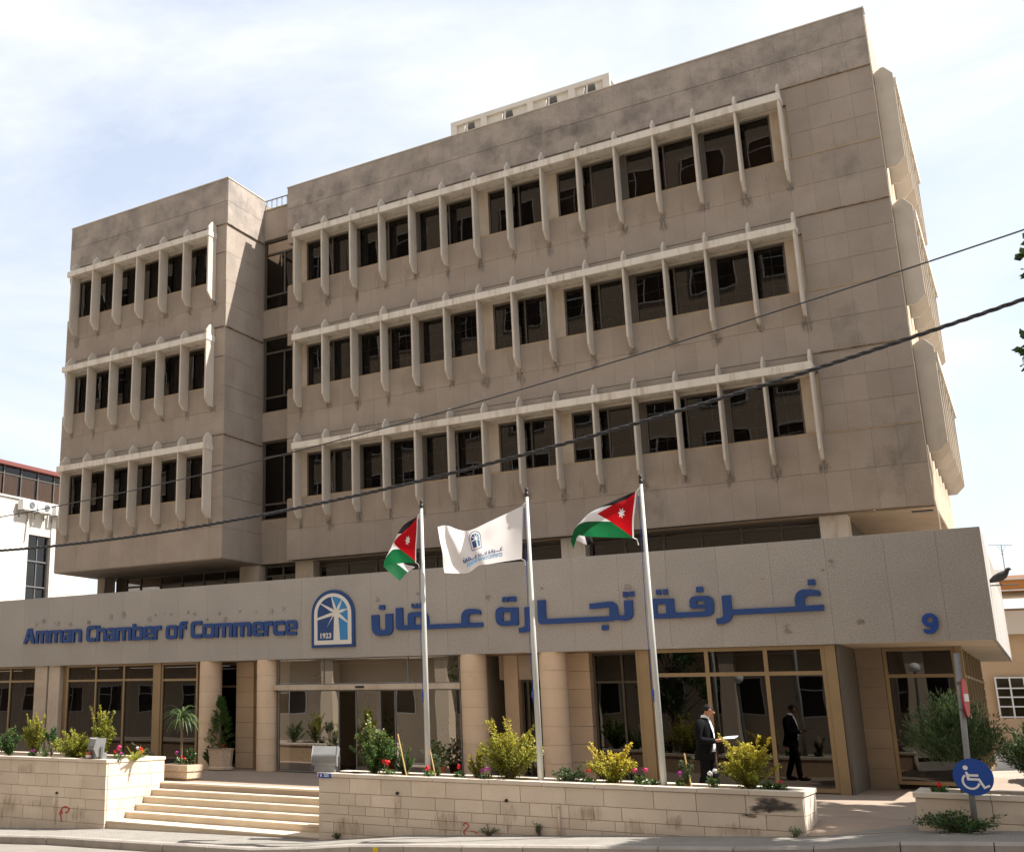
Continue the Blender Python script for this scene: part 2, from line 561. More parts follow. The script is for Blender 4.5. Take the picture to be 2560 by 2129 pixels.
xs_far = [-300, -150, -80, -50, -30, -20, -12, -8, -5, -2.3, 0.98, 3.6, 6.3, 7.2, 8.2, 10, 11.9, 13.2, 14.6, 15.3, 16.05, 17.3, 20, 25, 30, 40, 80, 150, 300]
strip('ground', xs_far, -300, 300, -0.40, M['earth'])
strip('road', [x for x in xs_far if abs(x) <= 80], -21.5, -9.62, -0.15, M['asphalt'])
sidewalk = strip('sidewalk', [x for x in xs_far if abs(x) <= 80], -9.62, -7.0, 0.0, M['walk'])
far_walk = strip('far_sidewalk', [x for x in xs_far if abs(x) <= 80], -60, -21.5, -0.02, M['walk'])

# kerb stones, one by one where they show
x = -6.0
kr = random.Random(3)
while x < 21.5:
    L_ = 1.0
    xa, xb = x + 0.006, x + L_ - 0.006
    za, zb = gz(xa), gz(xb)
    dy = kr.uniform(-.008, .008)
    y0, y1 = -9.80 + dy, -9.625
    ch = 0.03
    b = MB()
    ring = [(y0, -0.28), (y0, -ch + 0.012), (y0 + ch, 0.012), (y1, 0.012), (y1, -0.28)]
    vs = [(xa, p[0], za + p[1]) for p in ring] + [(xb, p[0], zb + p[1]) for p in ring]
    n = 5
    fs = [tuple(range(n)), tuple(range(2 * n - 1, n - 1, -1))] + [(i, n + i, n + (i + 1) % n, (i + 1) % n) for i in range(n)]
    b.add(vs, fs)
    b.build('kerb_stone', M['kerb'], sidewalk)
    x += L_
for xa, xb in ((-60, -6.0), (21.5, 60)):
    b = MB()
    za, zb = gz(xa), gz(xb)
    b.add([(xa, -9.8, za - .28), (xb, -9.8, zb - .28), (xb, -9.8, zb + .01), (xa, -9.8, za + .01), (xa, -9.625, za + .01), (xb, -9.625, zb + .01)],
          [(0, 1, 2, 3), (3, 2, 5, 4)])
    b.build('kerb_run', M['kerb'], sidewalk)

b = MB(); b.box(8.44, 8.53, -9.806, -9.75, gz(8.5) - .12, gz(8.5) - .035); b.build('painted_mark', M['yellow'], sidewalk)

# terrace in front of the building
b = MB()
b.box(-16, 17.15, -6.34, 6.0, -1.2, 0.0)
b.box(6.31, 16.07, -7.06, -6.3405, -1.2, -0.001)
b.v += [(14.64, -8.16, gz(14.64) + .006), (16.07, -8.16, gz(16.07) + .004), (16.07, -7.06, -0.001), (14.64, -7.06, -0.001)]
b.f.append((len(b.v) - 4, len(b.v) - 3, len(b.v) - 2, len(b.v) - 1))
terrace = b.build('terrace', M['terrace'])
tag(terrace, kind='structure')

# side street to the right of the building
b = MB()
b.add([(17.2, -8.0, 0.10), (24, -8.0, 0.45), (24, 60, 0.45), (17.2, 60, 0.02)], [(0, 1, 2, 3)])
tag(b.build('side_street', M['walk']), kind='structure')

# entrance steps
steps = thing('entrance_steps', 'wide flight of cream stone steps up to the entrance terrace', 'steps', (0, 0, 0))
NY = [-6.33, -6.63, -6.89, -7.15, -7.46, -8.03]
NZ = [0.0, -0.135, -0.27, -0.41, -0.545, -0.68]
for i in range(6):
    yb = (NY[i - 1] + 0.02) if i else -6.05
    yf, zt = NY[i], NZ[i]
    top_ = 0.004 if i == 0 else 0.0
    b = MB()
    b.box(0.925, 6.305, yf - 0.015, yb, zt - 0.035, zt + top_)
    o = b.build('step', M['step'], steps, bevel=0.006)
    zr = NZ[i + 1] if i < 5 else -1.1
    b = MB()
    b.box(0.925, 6.305, yf + 0.004, yb - 0.005, zr - 0.04, zt - 0.036)
    b.build('riser', M['step'], o)

# ------------------------------------------------------------------ planters
def planter(name, label, x0, x1, y0, y1, zt, rows, seed, w1=(0.6, 0.8), w2=(0.28, 0.75), left=True, right=True):
    r = random.Random(seed)
    t = thing(name, label, 'planter', ((x0 + x1) / 2, y0, 0))
    ox = (x0 + x1) / 2
    inv = Matrix.Translation((-ox, -y0, 0))

    def put(o):
        o.matrix_local = inv
        return o
    # core
    b = MB()
    w = 0.22
    zb = rows[-1]
    b.box(x0 + .012, x1 - .012, y0 + .012, y0 + w, zb, zt - .07)
    b.box(x0 + .012, x1 - .012, y1 - w, y1 - .004, zb, zt - .07)
    b.box(x0 + .012, x0 + w, y0 + w, y1 - w, zb, zt - .07)
    b.box(x1 - w, x1 - .012, y0 + w, y1 - w, zb, zt - .07)
    core = put(b.build('core', M['mortar'], t))
    b = MB()
    b.box(x0 + w, x1 - w, y0 + w, y1 - w, -0.6, zt - .065)
    put(b.build('soil', M['soil'], t))
    # coping slabs
    x = x0
    while x < x1 - .02:
        L_ = r.uniform(0.75, 1.05)
        xe = min(x1, x + L_)
        if x1 - xe < .3: xe = x1
        b = MB()
        b.box(x - (.02 if x == x0 else -.003), xe + (.02 if xe == x1 else -.003), y0 - .025, y0 + w + .02, zt - .068, zt + r.uniform(-.002, .002))
        put(b.build('coping_slab', M['coping'], t, bevel=.005))
        x = xe
    b = MB()
    b.box(x0 - .02, x1 + .02, y1 - w - .02, y1 + .02, zt - .068, zt)
    put(b.build('coping_slab', M['coping'], t, bevel=.005))
    for xe0, xe1 in ((x0 - .02, x0 + w + .02), (x1 - w - .02, x1 + .02)):
        b = MB()
        b.box(xe0, xe1, y0 + w + .023, y1 - w - .023, zt - .068, zt - .001)
        put(b.build('coping_slab', M['coping'], t, bevel=.005))
    # blocks on the street face and on the short ends
    faces = [('f', x0, x1)]
    if left: faces.append(('l', y0, y1))
    if right: faces.append(('r', y0, y1))
    for kind, a, e in faces:
        for k in range(len(rows) - 1):
            z1, z0 = rows[k], rows[k + 1]
            x = a
            while x < e - .01:
                lo, hi = w1 if k == 0 else w2
                xe = min(e, x + r.uniform(lo, hi))
                if e - xe < .2: xe = e
                g = .004
                pr = r.uniform(0, .006)
                b = MB()
                if kind == 'f': b.box(x + g, xe - g, y0 - pr, y0 + .05, z0 + g, z1 - g)
                elif kind == 'l': b.box(x0 - pr, x0 + .05, x + g + (.052 if x == a else 0), xe - g, z0 + g, z1 - g)
                else: b.box(x1 - .05, x1 + pr, x + g + (.052 if x == a else 0), xe - g, z0 + g, z1 - g)
                if gz(x) < z1:
                    put(b.build('stone_block', M['block'], t, bevel=.004))
                x = xe
    return t, put


P_L, put_l = planter('stone_planter', 'low cream stone planter wall left of the steps, with a red arrow sprayed on it', -12.0, 0.92, -8.1, -6.22, 0.55,
                     [0.48, 0.21, -0.06, -0.27, -0.48, -0.76, -1.05, -1.5], 5, (0.55, 0.8), (0.35, 0.8), left=False)
P_M, put_m = planter('stone_planter', 'long cream stone planter wall under the three flagpoles, scorched at its right corner', 6.31, 14.64, -8.1, -7.06, 0.46,
                     [0.39, 0.12, -0.09, -0.25, -0.39, -0.58, -0.8], 8, (0.6, 0.8), (0.28, 0.75))
P_R, put_r = planter('stone_planter', 'cream stone planter wall at the right edge behind the round signs', 16.07, 22.5, -8.1, -7.0, 0.52,
                     [0.45, 0.16, -0.06, -0.3], 9, (0.8, 1.2), (0.5, 0.9))


def stroke(pts, w, y, m, parent, put, name):
    """flat painted stroke on a wall facing -Y"""
    b = MB()
    for (a, c) in zip(pts[:-1], pts[1:]):
        a, c = Vector((a[0], 0, a[1])), Vector((c[0], 0, c[1]))
        d = (c - a).normalized()
        n = Vector((-d.z, 0, d.x)) * w / 2
        a2, c2 = a - d * w * .2, c + d * w * .2
        k = len(b.v)
        yy = y - .0008 * (k % 5)
        b.add([(p.x, yy, p.z) for p in (a2 + n, a2 - n, c2 - n, c2 + n)], [(0, 1, 2, 3)])
    return put(b.build(name, m, parent))


stroke([(-.34, -.77), (-.37, -.62), (-.36, -.52), (-.30, -.47), (-.24, -.455), (-.16, -.47), (-.11, -.50), (-.17, -.56), (-.23, -.58)], .028, -8.109, M['paintred'], P_L, put_l, 'painted_arrow')
stroke([(-.42, -.62), (-.36, -.52), (-.31, -.60)], .02, -8.1095, M['paintred'], P_L, put_l, 'painted_arrow')
stroke([(9.24, -.30), (9.255, -.27), (9.29, -.26), (9.33, -.275), (9.335, -.31), (9.30, -.35), (9.25, -.39), (9.245, -.42), (9.27, -.44)], .018, -8.109, M['paintred'], P_M, put_m, 'painted_squiggle')
stroke([(9.37, -.385), (9.43, -.385), (9.50, -.415)], .014, -8.1095, M['paintred'], P_M, put_m, 'painted_squiggle')


def stain(x0, x1, z0, z1, m, parent, put, y=-8.1075, name='stain'):
    b = MB(); b.add([(x0, y, z0), (x1, y, z0), (x1, y, z1), (x0, y, z1)], [(0, 1, 2, 3)])
    return put(b.build(name, M[m], parent))


stain(13.85, 14.66, .10, .42, 'scorch', P_M, put_m, name='scorch_mark')
stain(13.7, 14.3, .05, .30, 'scorch', P_M, put_m, -8.108, name='scorch_mark')
for x0, x1, z0, z1 in ((7.86, 8.10, -.55, .2), (11.15, 11.75, -.15, .16), (12.6, 13.0, -.22, .1), (9.9, 10.3, -.4, .15), (8.6, 9.4, -.5, -.05), (11.9, 12.5, -.32, .0), (13.2, 14.2, -.25, .02), (6.5, 7.3, -.72, -.25)):
    stain(x0, x1, z0, z1, 'streak', P_M, put_m, -8.1085)
for x0, x1, z0, z1 in ((-.65, -.40, -.95, -.15), (-1.5, -.9, -.6, -.3), (-.2, .5, -.75, -.35), (-2.6, -1.7, -.9, -.2), (-1.9, -1.2, .1, .45)):
    stain(x0, x1, z0, z1, 'streak', P_L, put_l, -8.1085)
# drain pipe, drain holes and the small blue plate on the middle planter
b = MB(); b.tube([(10.955, -8.135, .10), (10.955, -8.135, -.40)], .022, 10); b.tube([(10.955, -8.135, .12), (10.955, -8.135, .075)], .028, 10)
put_m(b.build('drain_pipe', M['block'], P_M, smooth=True))
for hx, hz, par, pu in ((7.98, .17, P_M, put_m), (10.05, .14, P_M, put_m), (-.51, -.18, P_L, put_l)):
    b = MB(); b.tube([(hx, -8.06, hz), (hx, -8.14, hz - .004)], .028, 10)
    pu(b.build('drain_hole', M['black'], par))
b = MB(); b.box(6.33, 6.60, -8.142, -8.1265, .375, .462)
plate = put_m(b.build('name_plate', M['signblue'], P_M))
for xa, xb, za, zb in ((6.375, 6.40, .395, .445), (6.365, 6.41, .428, .434), (6.45, 6.56, .425, .440), (6.45, 6.56, .398, .410)):
    b = MB(); b.box(xa, xb, -8.145, -8.1425, za, zb)
    o = b.build('plate_mark', M['signwhite'], plate)
# ------------------------------------------------------------------ office building
BLD = thing('office_building', 'grey brown stone office block of cantilevered storeys with pale window fins', 'building', (0, 0, 0))
PITCH = 3.345
XR, ZB, ZT = 16.38, 5.76, 17.56
LX0, LX1, LY, LZT = -7.95, -1.206, -1.555, 17.60
FD = 0.39                                   # fin depth

panels = []                                 # (x, y, z, w, h, axis, matname)


def panel_row(x0, x1, z0, z1, y, mname, w=0.492, axis='y'):
    n = max(1, round((x1 - x0) / w))
    ww = (x1 - x0) / n
    for i in range(n):
        panels.append((x0 + ww * (i + .5), y, (z0 + z1) / 2, ww, z1 - z0, axis, mname))


def wallbox(x0, x1, y0, y1, z0, z1, m='joint', name='wall'):
    b = MB(); b.box(x0, x1, y0, y1, z0, z1)
    return b.build(name, M[m], BLD)


def block_front(x0, x1, y, xs_l, xs_r):
    """bands of cladding on a block's street face. window band open between xs_l and xs_r"""
    # parapet
    wallbox(x0 + .01, x1 - .01, y + .03, y + .30, 15.68, 17.53)
    panel_row(x0, x1, 16.83, ZT if y == 0 else LZT, y - .02, 'clad_top')
    panel_row(x0, x1, 16.09, 16.82, y - .02, 'clad_top')
    panel_row(x0, xs_r, 15.66, 16.07, y, 'clad')
    for f in range(3):
        zs = 14.24 - f * PITCH
        zb = (15.66 - (f + 1) * PITCH) if f < 2 else ZB
        wallbox(x0 + .01, x1 - .01, y + .03, y + .30, zb + .02, zs - .02)
        if f < 2:
            zg = 16.08 - (f + 1) * PITCH
            zm = (zs + zg) / 2
            panel_row(x0, x1, zm + .004, zs, y, 'clad')
            panel_row(x0, x1, zg + .008, zm, y, 'clad')
            panel_row(x0, xs_r, zb, zg - .008, y, 'clad')
        else:
            zm = (zs + zb) / 2
            panel_row(x0, x1, zm + .004, zs, y, 'clad')
            panel_row(x0, x1, zb, zm, y, 'clad')
        # sill slab
        b = MB(); b.box(xs_l - .1, xs_r, y + .0, y + .32, zs - .018, zs + .022)
        b.build('window_sill', M['sealine'], BLD)


block_front(0.0, XR, 0.0, 0.14, 14.50)
block_front(LX0, LX1, LY, LX0 + .14, -1.75)
# right-hand solid strip of the main block
for f in range(3):
    z0, z1 = 14.22 - f * PITCH, 16.07 - f * PITCH
    wallbox(14.52, XR - .01, .03, .30, z0, z1)
    h = (z1 - z0 - .02) / 3
    for k in range(3):
        panel_row(14.50, XR, z0 + .022 + k * h, z0 + .018 + (k + 1) * h, 0.0, 'clad', .47)
    b = MB(); b.box(14.46, XR - .004, -.012, .02, z0 - .008, z0 + .018)
    b.build('sill_strip', M['sealine'], BLD)
    b = MB(); b.box(14.46, XR - .004, -.03, .02, z1 + .001, z1 + .020)
    b.build('drip_ledge', M['rustline'], BLD)
    # left block's solid strip by its right corner
    wallbox(-1.73, LX1 - .01, LY + .03, LY + .30, z0, z1)
    for k in range(2):
        panel_row(-1.75, LX1, z0 + .022 + k * .925, z0 + .918 + k * .925, LY, 'clad', .55)
    b = MB(); b.box(-1.70, LX1 - .004, LY - .03, LY + .02, z1 + .001, z1 + .020)
    b.build('drip_ledge', M['rustline'], BLD)

# left block: sunlit side face towards the recess, soffit, far side
ys0, ys1 = LY, 0.39
for k, (z0, z1, dx, mname) in enumerate(((16.09, LZT, .03, 'clad_top'), (14.24, 16.07, .0, 'clad'), (12.745, 14.23, .015, 'clad'), (10.90, 12.725, 0, 'clad'),
                                         (9.40, 10.89, .015, 'clad'), (7.56, 9.38, 0, 'clad'), (5.76, 7.55, .015, 'clad'))):
    n = 2
    h = (z1 - z0) / n
    for i in range(n):
        yy0 = ys0
        for j in range(4):
            w = (ys1 - ys0) / 4
            panels.append((LX1 + dx, yy0 + w * (j + .5), z0 + h * (i + .5), w, h - .004, 'x', mname))
wallbox(LX1 - .30, LX1 - .03, LY + .31, 3.0, 5.78, 17.55)
for f in range(3):
    b = MB(); b.box(LX1 - .02, LX1 + .045, LY + .02, .38, 16.071 - f * PITCH, 16.088 - f * PITCH)
    b.build('drip_ledge', M['rustline'], BLD)
b = MB()
for z0, z1 in ((15.66, 17.6), (12.315, 14.24), (8.97, 10.895), (5.76, 7.55)):
    b.box(LX0, LX0 + .28, LY + .31, 6.0, z0, z1)
b.build('side_wall', M['clad'], BLD)
b = MB(); b.box(LX0 + .02, LX1 - .02, LY + .02, 3.0, 5.74, 5.775); b.build('soffit', M['clad'], BLD)
b = MB(); b.box(LX0 + .02, LX1 - .02, LY + .3, 6.0, 17.2, 17.3); b.build('roof_slab', M['joint'], BLD)
# main block: soffit, roof, sides, recess wall
b = MB(); b.box(0.01, XR - .01, .31, 8.0, 5.735, 5.77); b.build('soffit', M['soffit'], BLD)
b = MB(); b.box(0.31, XR - .31, .31, 8.0, 17.2, 17.3); b.build('roof_slab', M['joint'], BLD)
b = MB()
for z0, z1 in ((15.66, 17.55), (12.315, 14.24), (8.97, 10.895), (5.76, 7.55)):
    b.box(0, .28, .31, 8.0, z0, z1)
b.build('side_wall', M['clad'], BLD)
M['clad_side'] = M['clad']
b = MB(); b.box(XR - .28, XR, .31, 7.2, 5.76, 17.55); b.build('side_wall', M['soffit'], BLD)
b = MB(); b.box(14.6, XR - .3, 7.0, 7.2, 5.0, 17.2); b.box(-8, 14.5, 7.8, 8.0, 0, 17.2); b.build('rear_wall', M['joint'], BLD)

# recess between the blocks
for f in range(4):
    z1 = 17.22 if f == 0 else 13.79 - (f - 1) * PITCH - .01
    z0 = 16.19 if f == 0 else 12.86 - (f - 1) * PITCH
    if f == 3: z0 = 5.76 if False else 5.77
    z0_ = [16.19, 12.88, 9.53, 5.76][f]
    z1_ = [17.22, 13.79, 10.43, 7.05][f]
    b = MB(); b.box(LX1 - .02, 0.02, .42, .70, z0_ + .004, z1_ - .004); b.build('recess_wall', M['clad'], BLD)
    panel_row(LX1, 0.0, z0_, z1_, .39, 'clad', .60)
b = MB(); b.box(LX1, .0, .36, .42, 17.22, 17.26); b.build('recess_coping', M['sealine'], BLD)


def bars(b, x0, x1, z0, z1, y0, y1, w, vx=(), hz=()):
    b.box(x0, x1, y0, y1, z0, z0 + w)
    b.box(x0, x1, y0, y1, z1 - w, z1)
    b.box(x0, x0 + w, y0, y1, z0 + w, z1 - w)
    b.box(x1 - w, x1, y0, y1, z0 + w, z1 - w)
    cuts = [x0 + w] + sorted(vx) + [x1 - w]
    for v in vx: b.box(v - w / 2, v + w / 2, y0 + .002, y1 - .002, z0 + w, z1 - w)
    for h in hz:
        for i in range(len(cuts) - 1):
            xa = cuts[i] + (w / 2 if i else 0)
            xb = cuts[i + 1] - (w / 2 if i < len(cuts) - 2 else 0)
            b.box(xa, xb, y0 + .003, y1 - .003, h - w / 2, h + w / 2)


def window(x0, x1, z0, z1, y, m, g, parent, vx=(), hz=(), w=.045, d=.07, name='window'):
    b = MB()
    bars(b, x0, x1, z0, z1, y, y + d, w, vx, hz)
    fr = b.build(name, M[m], parent)
    xs = [x0] + sorted(vx) + [x1]
    zs = [z0] + sorted(hz) + [z1]
    for i in range(len(xs) - 1):
        for j in range(len(zs) - 1):
            if (i, j) in getattr(window, 'skip', ()): continue
            p = MB()
            p.add([(xs[i] + .01, y + d * .5, zs[j] + .01), (xs[i + 1] - .01, y + d * .5, zs[j] + .01), (xs[i + 1] - .01, y + d * .5, zs[j + 1] - .01), (xs[i] + .01, y + d * .5, zs[j + 1] - .01)], [(0, 1, 2, 3)])
            p.build('pane', M[g], fr)
    return fr


def curtain(x0, x1, z0, z1, y, m, parent, seed, amp=.03, wl_=.16):
    r = random.Random(seed)
    n = max(6, int((x1 - x0) / .035))
    b = MB()
    ph = r.uniform(0, 6)
    for i in range(n + 1):
        t = i / n
        xx = x0 + (x1 - x0) * t
        yy = y + amp * math.sin(xx / wl_ * 2 * PI + ph) + amp * .4 * math.sin(xx / wl_ * 3.3 + ph)
        b.v += [(xx, yy, z0), (xx, yy * .98 + y * .02, z1)]
        if i: b.f.append((2 * i - 2, 2 * i, 2 * i + 1, 2 * i - 1))
    return b.build('curtain', M[m], parent, smooth=True)


rc = random.Random(21)
# window bands
MAIN_W = [(.66, 2.43), (2.52, 4.45), (4.54, 6.38), (6.72, 8.42), (8.72, 10.47), (10.56, 12.42), (12.51, 14.10)]
MAIN_P = [(.14, .66), (6.38, 6.72), (8.42, 8.72), (14.10, 14.52)]
MAIN_N = [(2.43, 2.52), (4.45, 4.54), (10.47, 10.56), (12.42, 12.51)]
LEFT_W = [(-7.55, -5.81), (-5.71, -3.88), (-3.78, -2.0)]
LEFT_P = [(LX0 + .14, -7.55), (-2.0, -1.73)]
LEFT_N = [(-5.81, -5.71), (-3.88, -3.78)]
for f in range(3):
    zs, zh = 14.262 - f * PITCH, 15.575 - f * PITCH
    for (ws, ps, ns_, y, sd) in ((MAIN_W, MAIN_P, MAIN_N, 0.0, 0), (LEFT_W, LEFT_P, LEFT_N, LY, 1)):
        for x0, x1 in ps:
            b = MB(); b.box(x0, x1, y + .07, y + .34, zs, zh + .08)
            b.build('pier', M['pier'], BLD)
        for x0, x1 in ns_:
            b = MB(); b.box(x0 + .001, x1 - .001, y + .09, y + .34, zs, zh + .08)
            b.build('window_post', M['bronze'], BLD)
        for x0, x1 in ws:
            xm = (x0 + x1) / 2 + .05
            wdw = window(x0 + .003, x1 - .003, zs, zh - .02, y + .10, 'bronze', 'glass', BLD, (xm,), (), .04)
            u = rc.random()
            if f > 0 and sd == 0 and x0 > 2:
                gb = MB()
                for xa_, xb_ in ((x0, xm), (xm, x1)):
                    xc = xa_ + (xb_ - xa_) * rc.uniform(.45, .65)
                    k1, k2 = rc.uniform(-.03, .03), rc.uniform(-.03, .03)
                    gb.tube([(xc - k1, y + .21, zs + .02), (xc + .02, y + .20, zs + .6), (xc + k1, y + .21, zh - .06)], .010, 5)
                    for zz in (.30, .80):
                        gb.tube([(xa_ + .06, y + .21, zs + zz + k2), (xc, y + .20, zs + zz + .02), (xb_ - .06, y + .21, zs + zz - k2)], .008, 5)
                gb.build('reflection_lines', M['reflline'], wdw)  # bent white rods added to imitate lines reflected in the panes
            if f == 0 and sd == 0 and x0 > 8.5:
                b = MB(); b.add([(x0, y + .40, zs), (x1, y + .40, zs), (x1, y + .40, zs + rc.uniform(.85, 1.1)), (x0, y + .40, zs + 1.0)], [(0, 1, 2, 3)])
                b.build('blind', M['blind'], wdw)  # tan sheet added to give these top floor panes their brown tone
            elif u < .75:
                a = rc.uniform(0, .25)
                curtain(x0 + a, x1 - rc.uniform(0, .5), zs, zh - .05, y + .46, 'curtain', wdw, rc.random())
        xa, xb = ws[0][0] - .4, ws[-1][1] + .3
        # window head behind the brow, ceiling and dark room
        b = MB()
        b.box(xa, xb, y + .02, y + .50, zh, zh + .07)
        b.build('window_head', M['fin'], BLD)
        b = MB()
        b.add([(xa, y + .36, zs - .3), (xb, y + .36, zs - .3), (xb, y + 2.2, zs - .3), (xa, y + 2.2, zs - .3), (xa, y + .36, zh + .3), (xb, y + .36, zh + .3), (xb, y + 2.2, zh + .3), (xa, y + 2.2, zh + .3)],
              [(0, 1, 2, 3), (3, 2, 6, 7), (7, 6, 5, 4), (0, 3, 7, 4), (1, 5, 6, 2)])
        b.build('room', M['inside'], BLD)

# recess windows
for f in range(3):
    z0, z1 = 13.79 - f * 3.36, 16.19 - f * 3.33
    window(LX1 + .01, 0.02, z0, z1, .47, 'bronze', 'glass', BLD, (), (z0 + .5, z1 - .48), .06, .08)
    b = MB(); b.box(-.47, -.41, .475, .54, z0 + .53, z1 - .51); b.build('window_post', M['bronze'], BLD)
    b = MB(); b.box(LX1, .0, .40, .47, z0 - .02, z0 + .02); b.build('window_sill', M['sealine'], BLD)
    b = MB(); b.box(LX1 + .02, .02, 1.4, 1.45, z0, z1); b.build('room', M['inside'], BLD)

# fins and brows ------------------------------------------------------------
TH = .056


def fin_mesh():
    d = FD
    zt, zb = 16.14 - 15.62, 13.61 - 15.62
    prof = [(0, zb), (-d * .5, zb), (-d, zb + .20), (-d, zt - .21), (-d * .5 - .03, zt), (-d * .5 + .03, zt), (-.0, zt - .10)]
    b = MB(); b.prism(prof, 'x', -TH / 2, TH / 2)
    return b.mesh('sunshade_fin', M['fin'])


FIN = fin_mesh()
bm = bmesh.new(); bm.from_mesh(FIN); bmesh.ops.recalc_face_normals(bm, faces=bm.faces); bm.to_mesh(FIN); bm.free()
FX = [.505 + .992 * k for k in range(15)]
FXL = [-7.46 + .973 * k for k in range(7)]
for f in range(3):
    zb_ = 15.62 - f * PITCH
    for xs, y in ((FX, -.002), (FXL, LY - .002)):
        for i, xx in enumerate(xs):
            o = link('sunshade_fin', FIN, BLD, (xx, y, zb_), bevel=.010)
        e0 = xs[0] - (.075 if y > -1 else .19)
        e1 = xs[-1] + TH / 2 + .02
        b = MB(); b.box(e0, e1, y - FD - .03, y, zb_ + .003, zb_ + .19)
        b.build('sunshade_ledge', M['brow'], BLD, bevel=.01)
    # right-hand side of the main block
    for k in range(7):
        o = link('sunshade_fin', FIN, BLD, (XR + .002, .42 + .972 * k, zb_), bevel=.010)
        o.rotation_euler = (0, 0, PI / 2)
    b = MB(); b.box(XR + .002, XR + FD + .05, .40, 6.35, zb_ + .003, zb_ + .19)
    b.build('sunshade_ledge', M['brow'], BLD, bevel=.01)

# weather stains: drips under the fins, pale runs, grey patches on the parapet
rst = random.Random(77)


def wall_stain(x0, x1, z0, z1, y, m):
    b = MB(); b.add([(x0, y, z0), (x1, y, z0), (x1, y, z1), (x0, y, z1)], [(0, 1, 2, 3)])
    b.build('stain', M[m], BLD)


for f in range(3):
    for xs, y in ((FX, -.0012), (FXL, LY - .0012)):
        for xx in xs:
            w_ = rst.uniform(.10, .20); h_ = rst.uniform(.25, .6)
            wall_stain(xx - w_, xx + w_, 13.66 - f * PITCH - h_, 13.72 - f * PITCH, y, 'drip')
            if rst.random() < .5:
                xo = xx + rst.uniform(.2, .8); w_ = rst.uniform(.06, .2)
                if xo + w_ < (XR if y > -1 else LX1 - .1):
                    wall_stain(xo - w_, xo + w_, 13.2 - f * PITCH + rst.uniform(-.3, .2), 14.2 - f * PITCH, y - .0006, 'pale')
for k in range(13):
    xx = rst.uniform(.6, XR - 1.2)
    wall_stain(xx - .55, xx + .55, rst.uniform(16.15, 16.4), rst.uniform(17.0, 17.5), -.0224 - .0004 * k, 'grime')
for k in range(5):
    xx = rst.uniform(LX0 + .7, LX1 - .7)
    wall_stain(xx - .6, xx + .6, rst.uniform(16.12, 16.4), rst.uniform(17.0, 17.5), LY - .0224 - .0004 * k, 'grime')
for xx, z0, z1, m in ((15.6, 5.9, 7.3, 'grime'), (16.0, 5.8, 8.2, 'grime'), (15.2, 9.2, 10.6, 'grime'), (15.5, 13.1, 14.6, 'grime'), (10.6, 5.9, 6.9, 'grime'), (3.0, 8.9, 9.6, 'pale')):
    wall_stain(xx - .5, min(XR - .01, xx + .5), z0, z1, -.0035, m)

# parapet trim
b = MB(); b.box(-.02, XR + .02, -.035, .30, ZT + .001, ZT + .03); b.build('parapet_trim', M['fin'], BLD)
b = MB(); b.box(LX0 - .02, LX1 + .045, LY - .035, LY + .3, LZT + .001, LZT + .03); b.box(LX1 - .3, LX1 + .045, LY + .301, .38, LZT + .001, LZT + .03); b.build('parapet_trim', M['fin'], BLD)

# emit cladding panels: the largest-looking ones singly, the rest as one part
panels.sort(key=lambda p: (p[3] * p[4]) / ((Vector(p[:3]) - CAM).length ** 2), reverse=True)
cache = {}


def panel_mesh(w, h, axis, mname):
    key = (round(w, 3), round(h, 3), axis, mname)
    if key in cache: return cache[key]
    g, c = .0009, .0016
    a, b_ = w / 2 - g, h / 2 - g
    pts = [(-a, .05, -b_), (a, .05, -b_), (a, .05, b_), (-a, .05, b_), (-a, c, -b_), (a, c, -b_), (a, c, b_), (-a, c, b_),
           (-a + c, 0, -b_ + c), (a - c, 0, -b_ + c), (a - c, 0, b_ - c), (-a + c, 0, b_ - c)]
    fs = [(8, 9, 10, 11)]
    for i in range(4):
        j = (i + 1) % 4
        fs += [(i, j, 4 + j, 4 + i), (4 + i, 4 + j, 8 + j, 8 + i)]
    if axis == 'x': pts = [(-p[1], p[0], p[2]) for p in pts]
    mb = MB(); mb.add(pts, fs)
    mb.tone = [.5] * len(fs)
    me = mb.mesh('cladding_panel', M[mname])
    cache[key] = me
    return me


rest = {'clad': MB(), 'clad_top': MB()}
for mb in rest.values(): mb.tone = []
for i, (x, y, z, w, h, ax, mn) in enumerate(panels):
    dy = RNG.uniform(0, .003)
    if i < 290:
        link('cladding_panel', panel_mesh(w, h, ax, mn), BLD, (x, y + dy if ax == 'y' else y, z))
    else:
        me = panel_mesh(w, h, ax, mn)
        mb = rest[mn]
        mb.add([(v.co.x + x, v.co.y + y + dy, v.co.z + z) for v in me.vertices], [tuple(p.vertices) for p in me.polygons])
        mb.tone += [RNG.random()] * len(me.polygons)
for k, mb in rest.items():
    if mb.f: tag(mb.build('cladding', M[k], BLD), kind='stuff')

# mezzanine between fascia and block ---------------------------------------
for x0, x1, y in ((-7.68, -7.36, .16), (-1.93, -1.23, .30), (.10, .72, .30), (8.16, 8.78, .30), (14.12, 14.68, .28)):
    b = MB(); b.box(x0, x1, y, y + .5, 4.4, 5.735); b.build('pier', M['brow' if x0 > 8 else 'pier'], BLD)
for x0, x1, vx in ((-6.85, -1.95, (-6.2, -5.35, -4.45, -3.58, -2.75)), (-1.20, .08, (-.55,)), (.74, 8.14, (1.68, 2.64, 3.6, 4.5, 5.4, 6.3, 7.2)), (8.80, 14.10, (9.68, 10.62, 11.5, 12.4, 13.27))):
    wd = window(x0, x1, 4.6, 5.73, .62, 'bronze', 'glass', BLD, vx, (5.60,) if x0 > -1 else (5.42,), .055)
b = MB(); b.box(-7.3, -6.87, .64, .74, 4.6, 5.73); b.build('wall', M['bronze'], BLD)
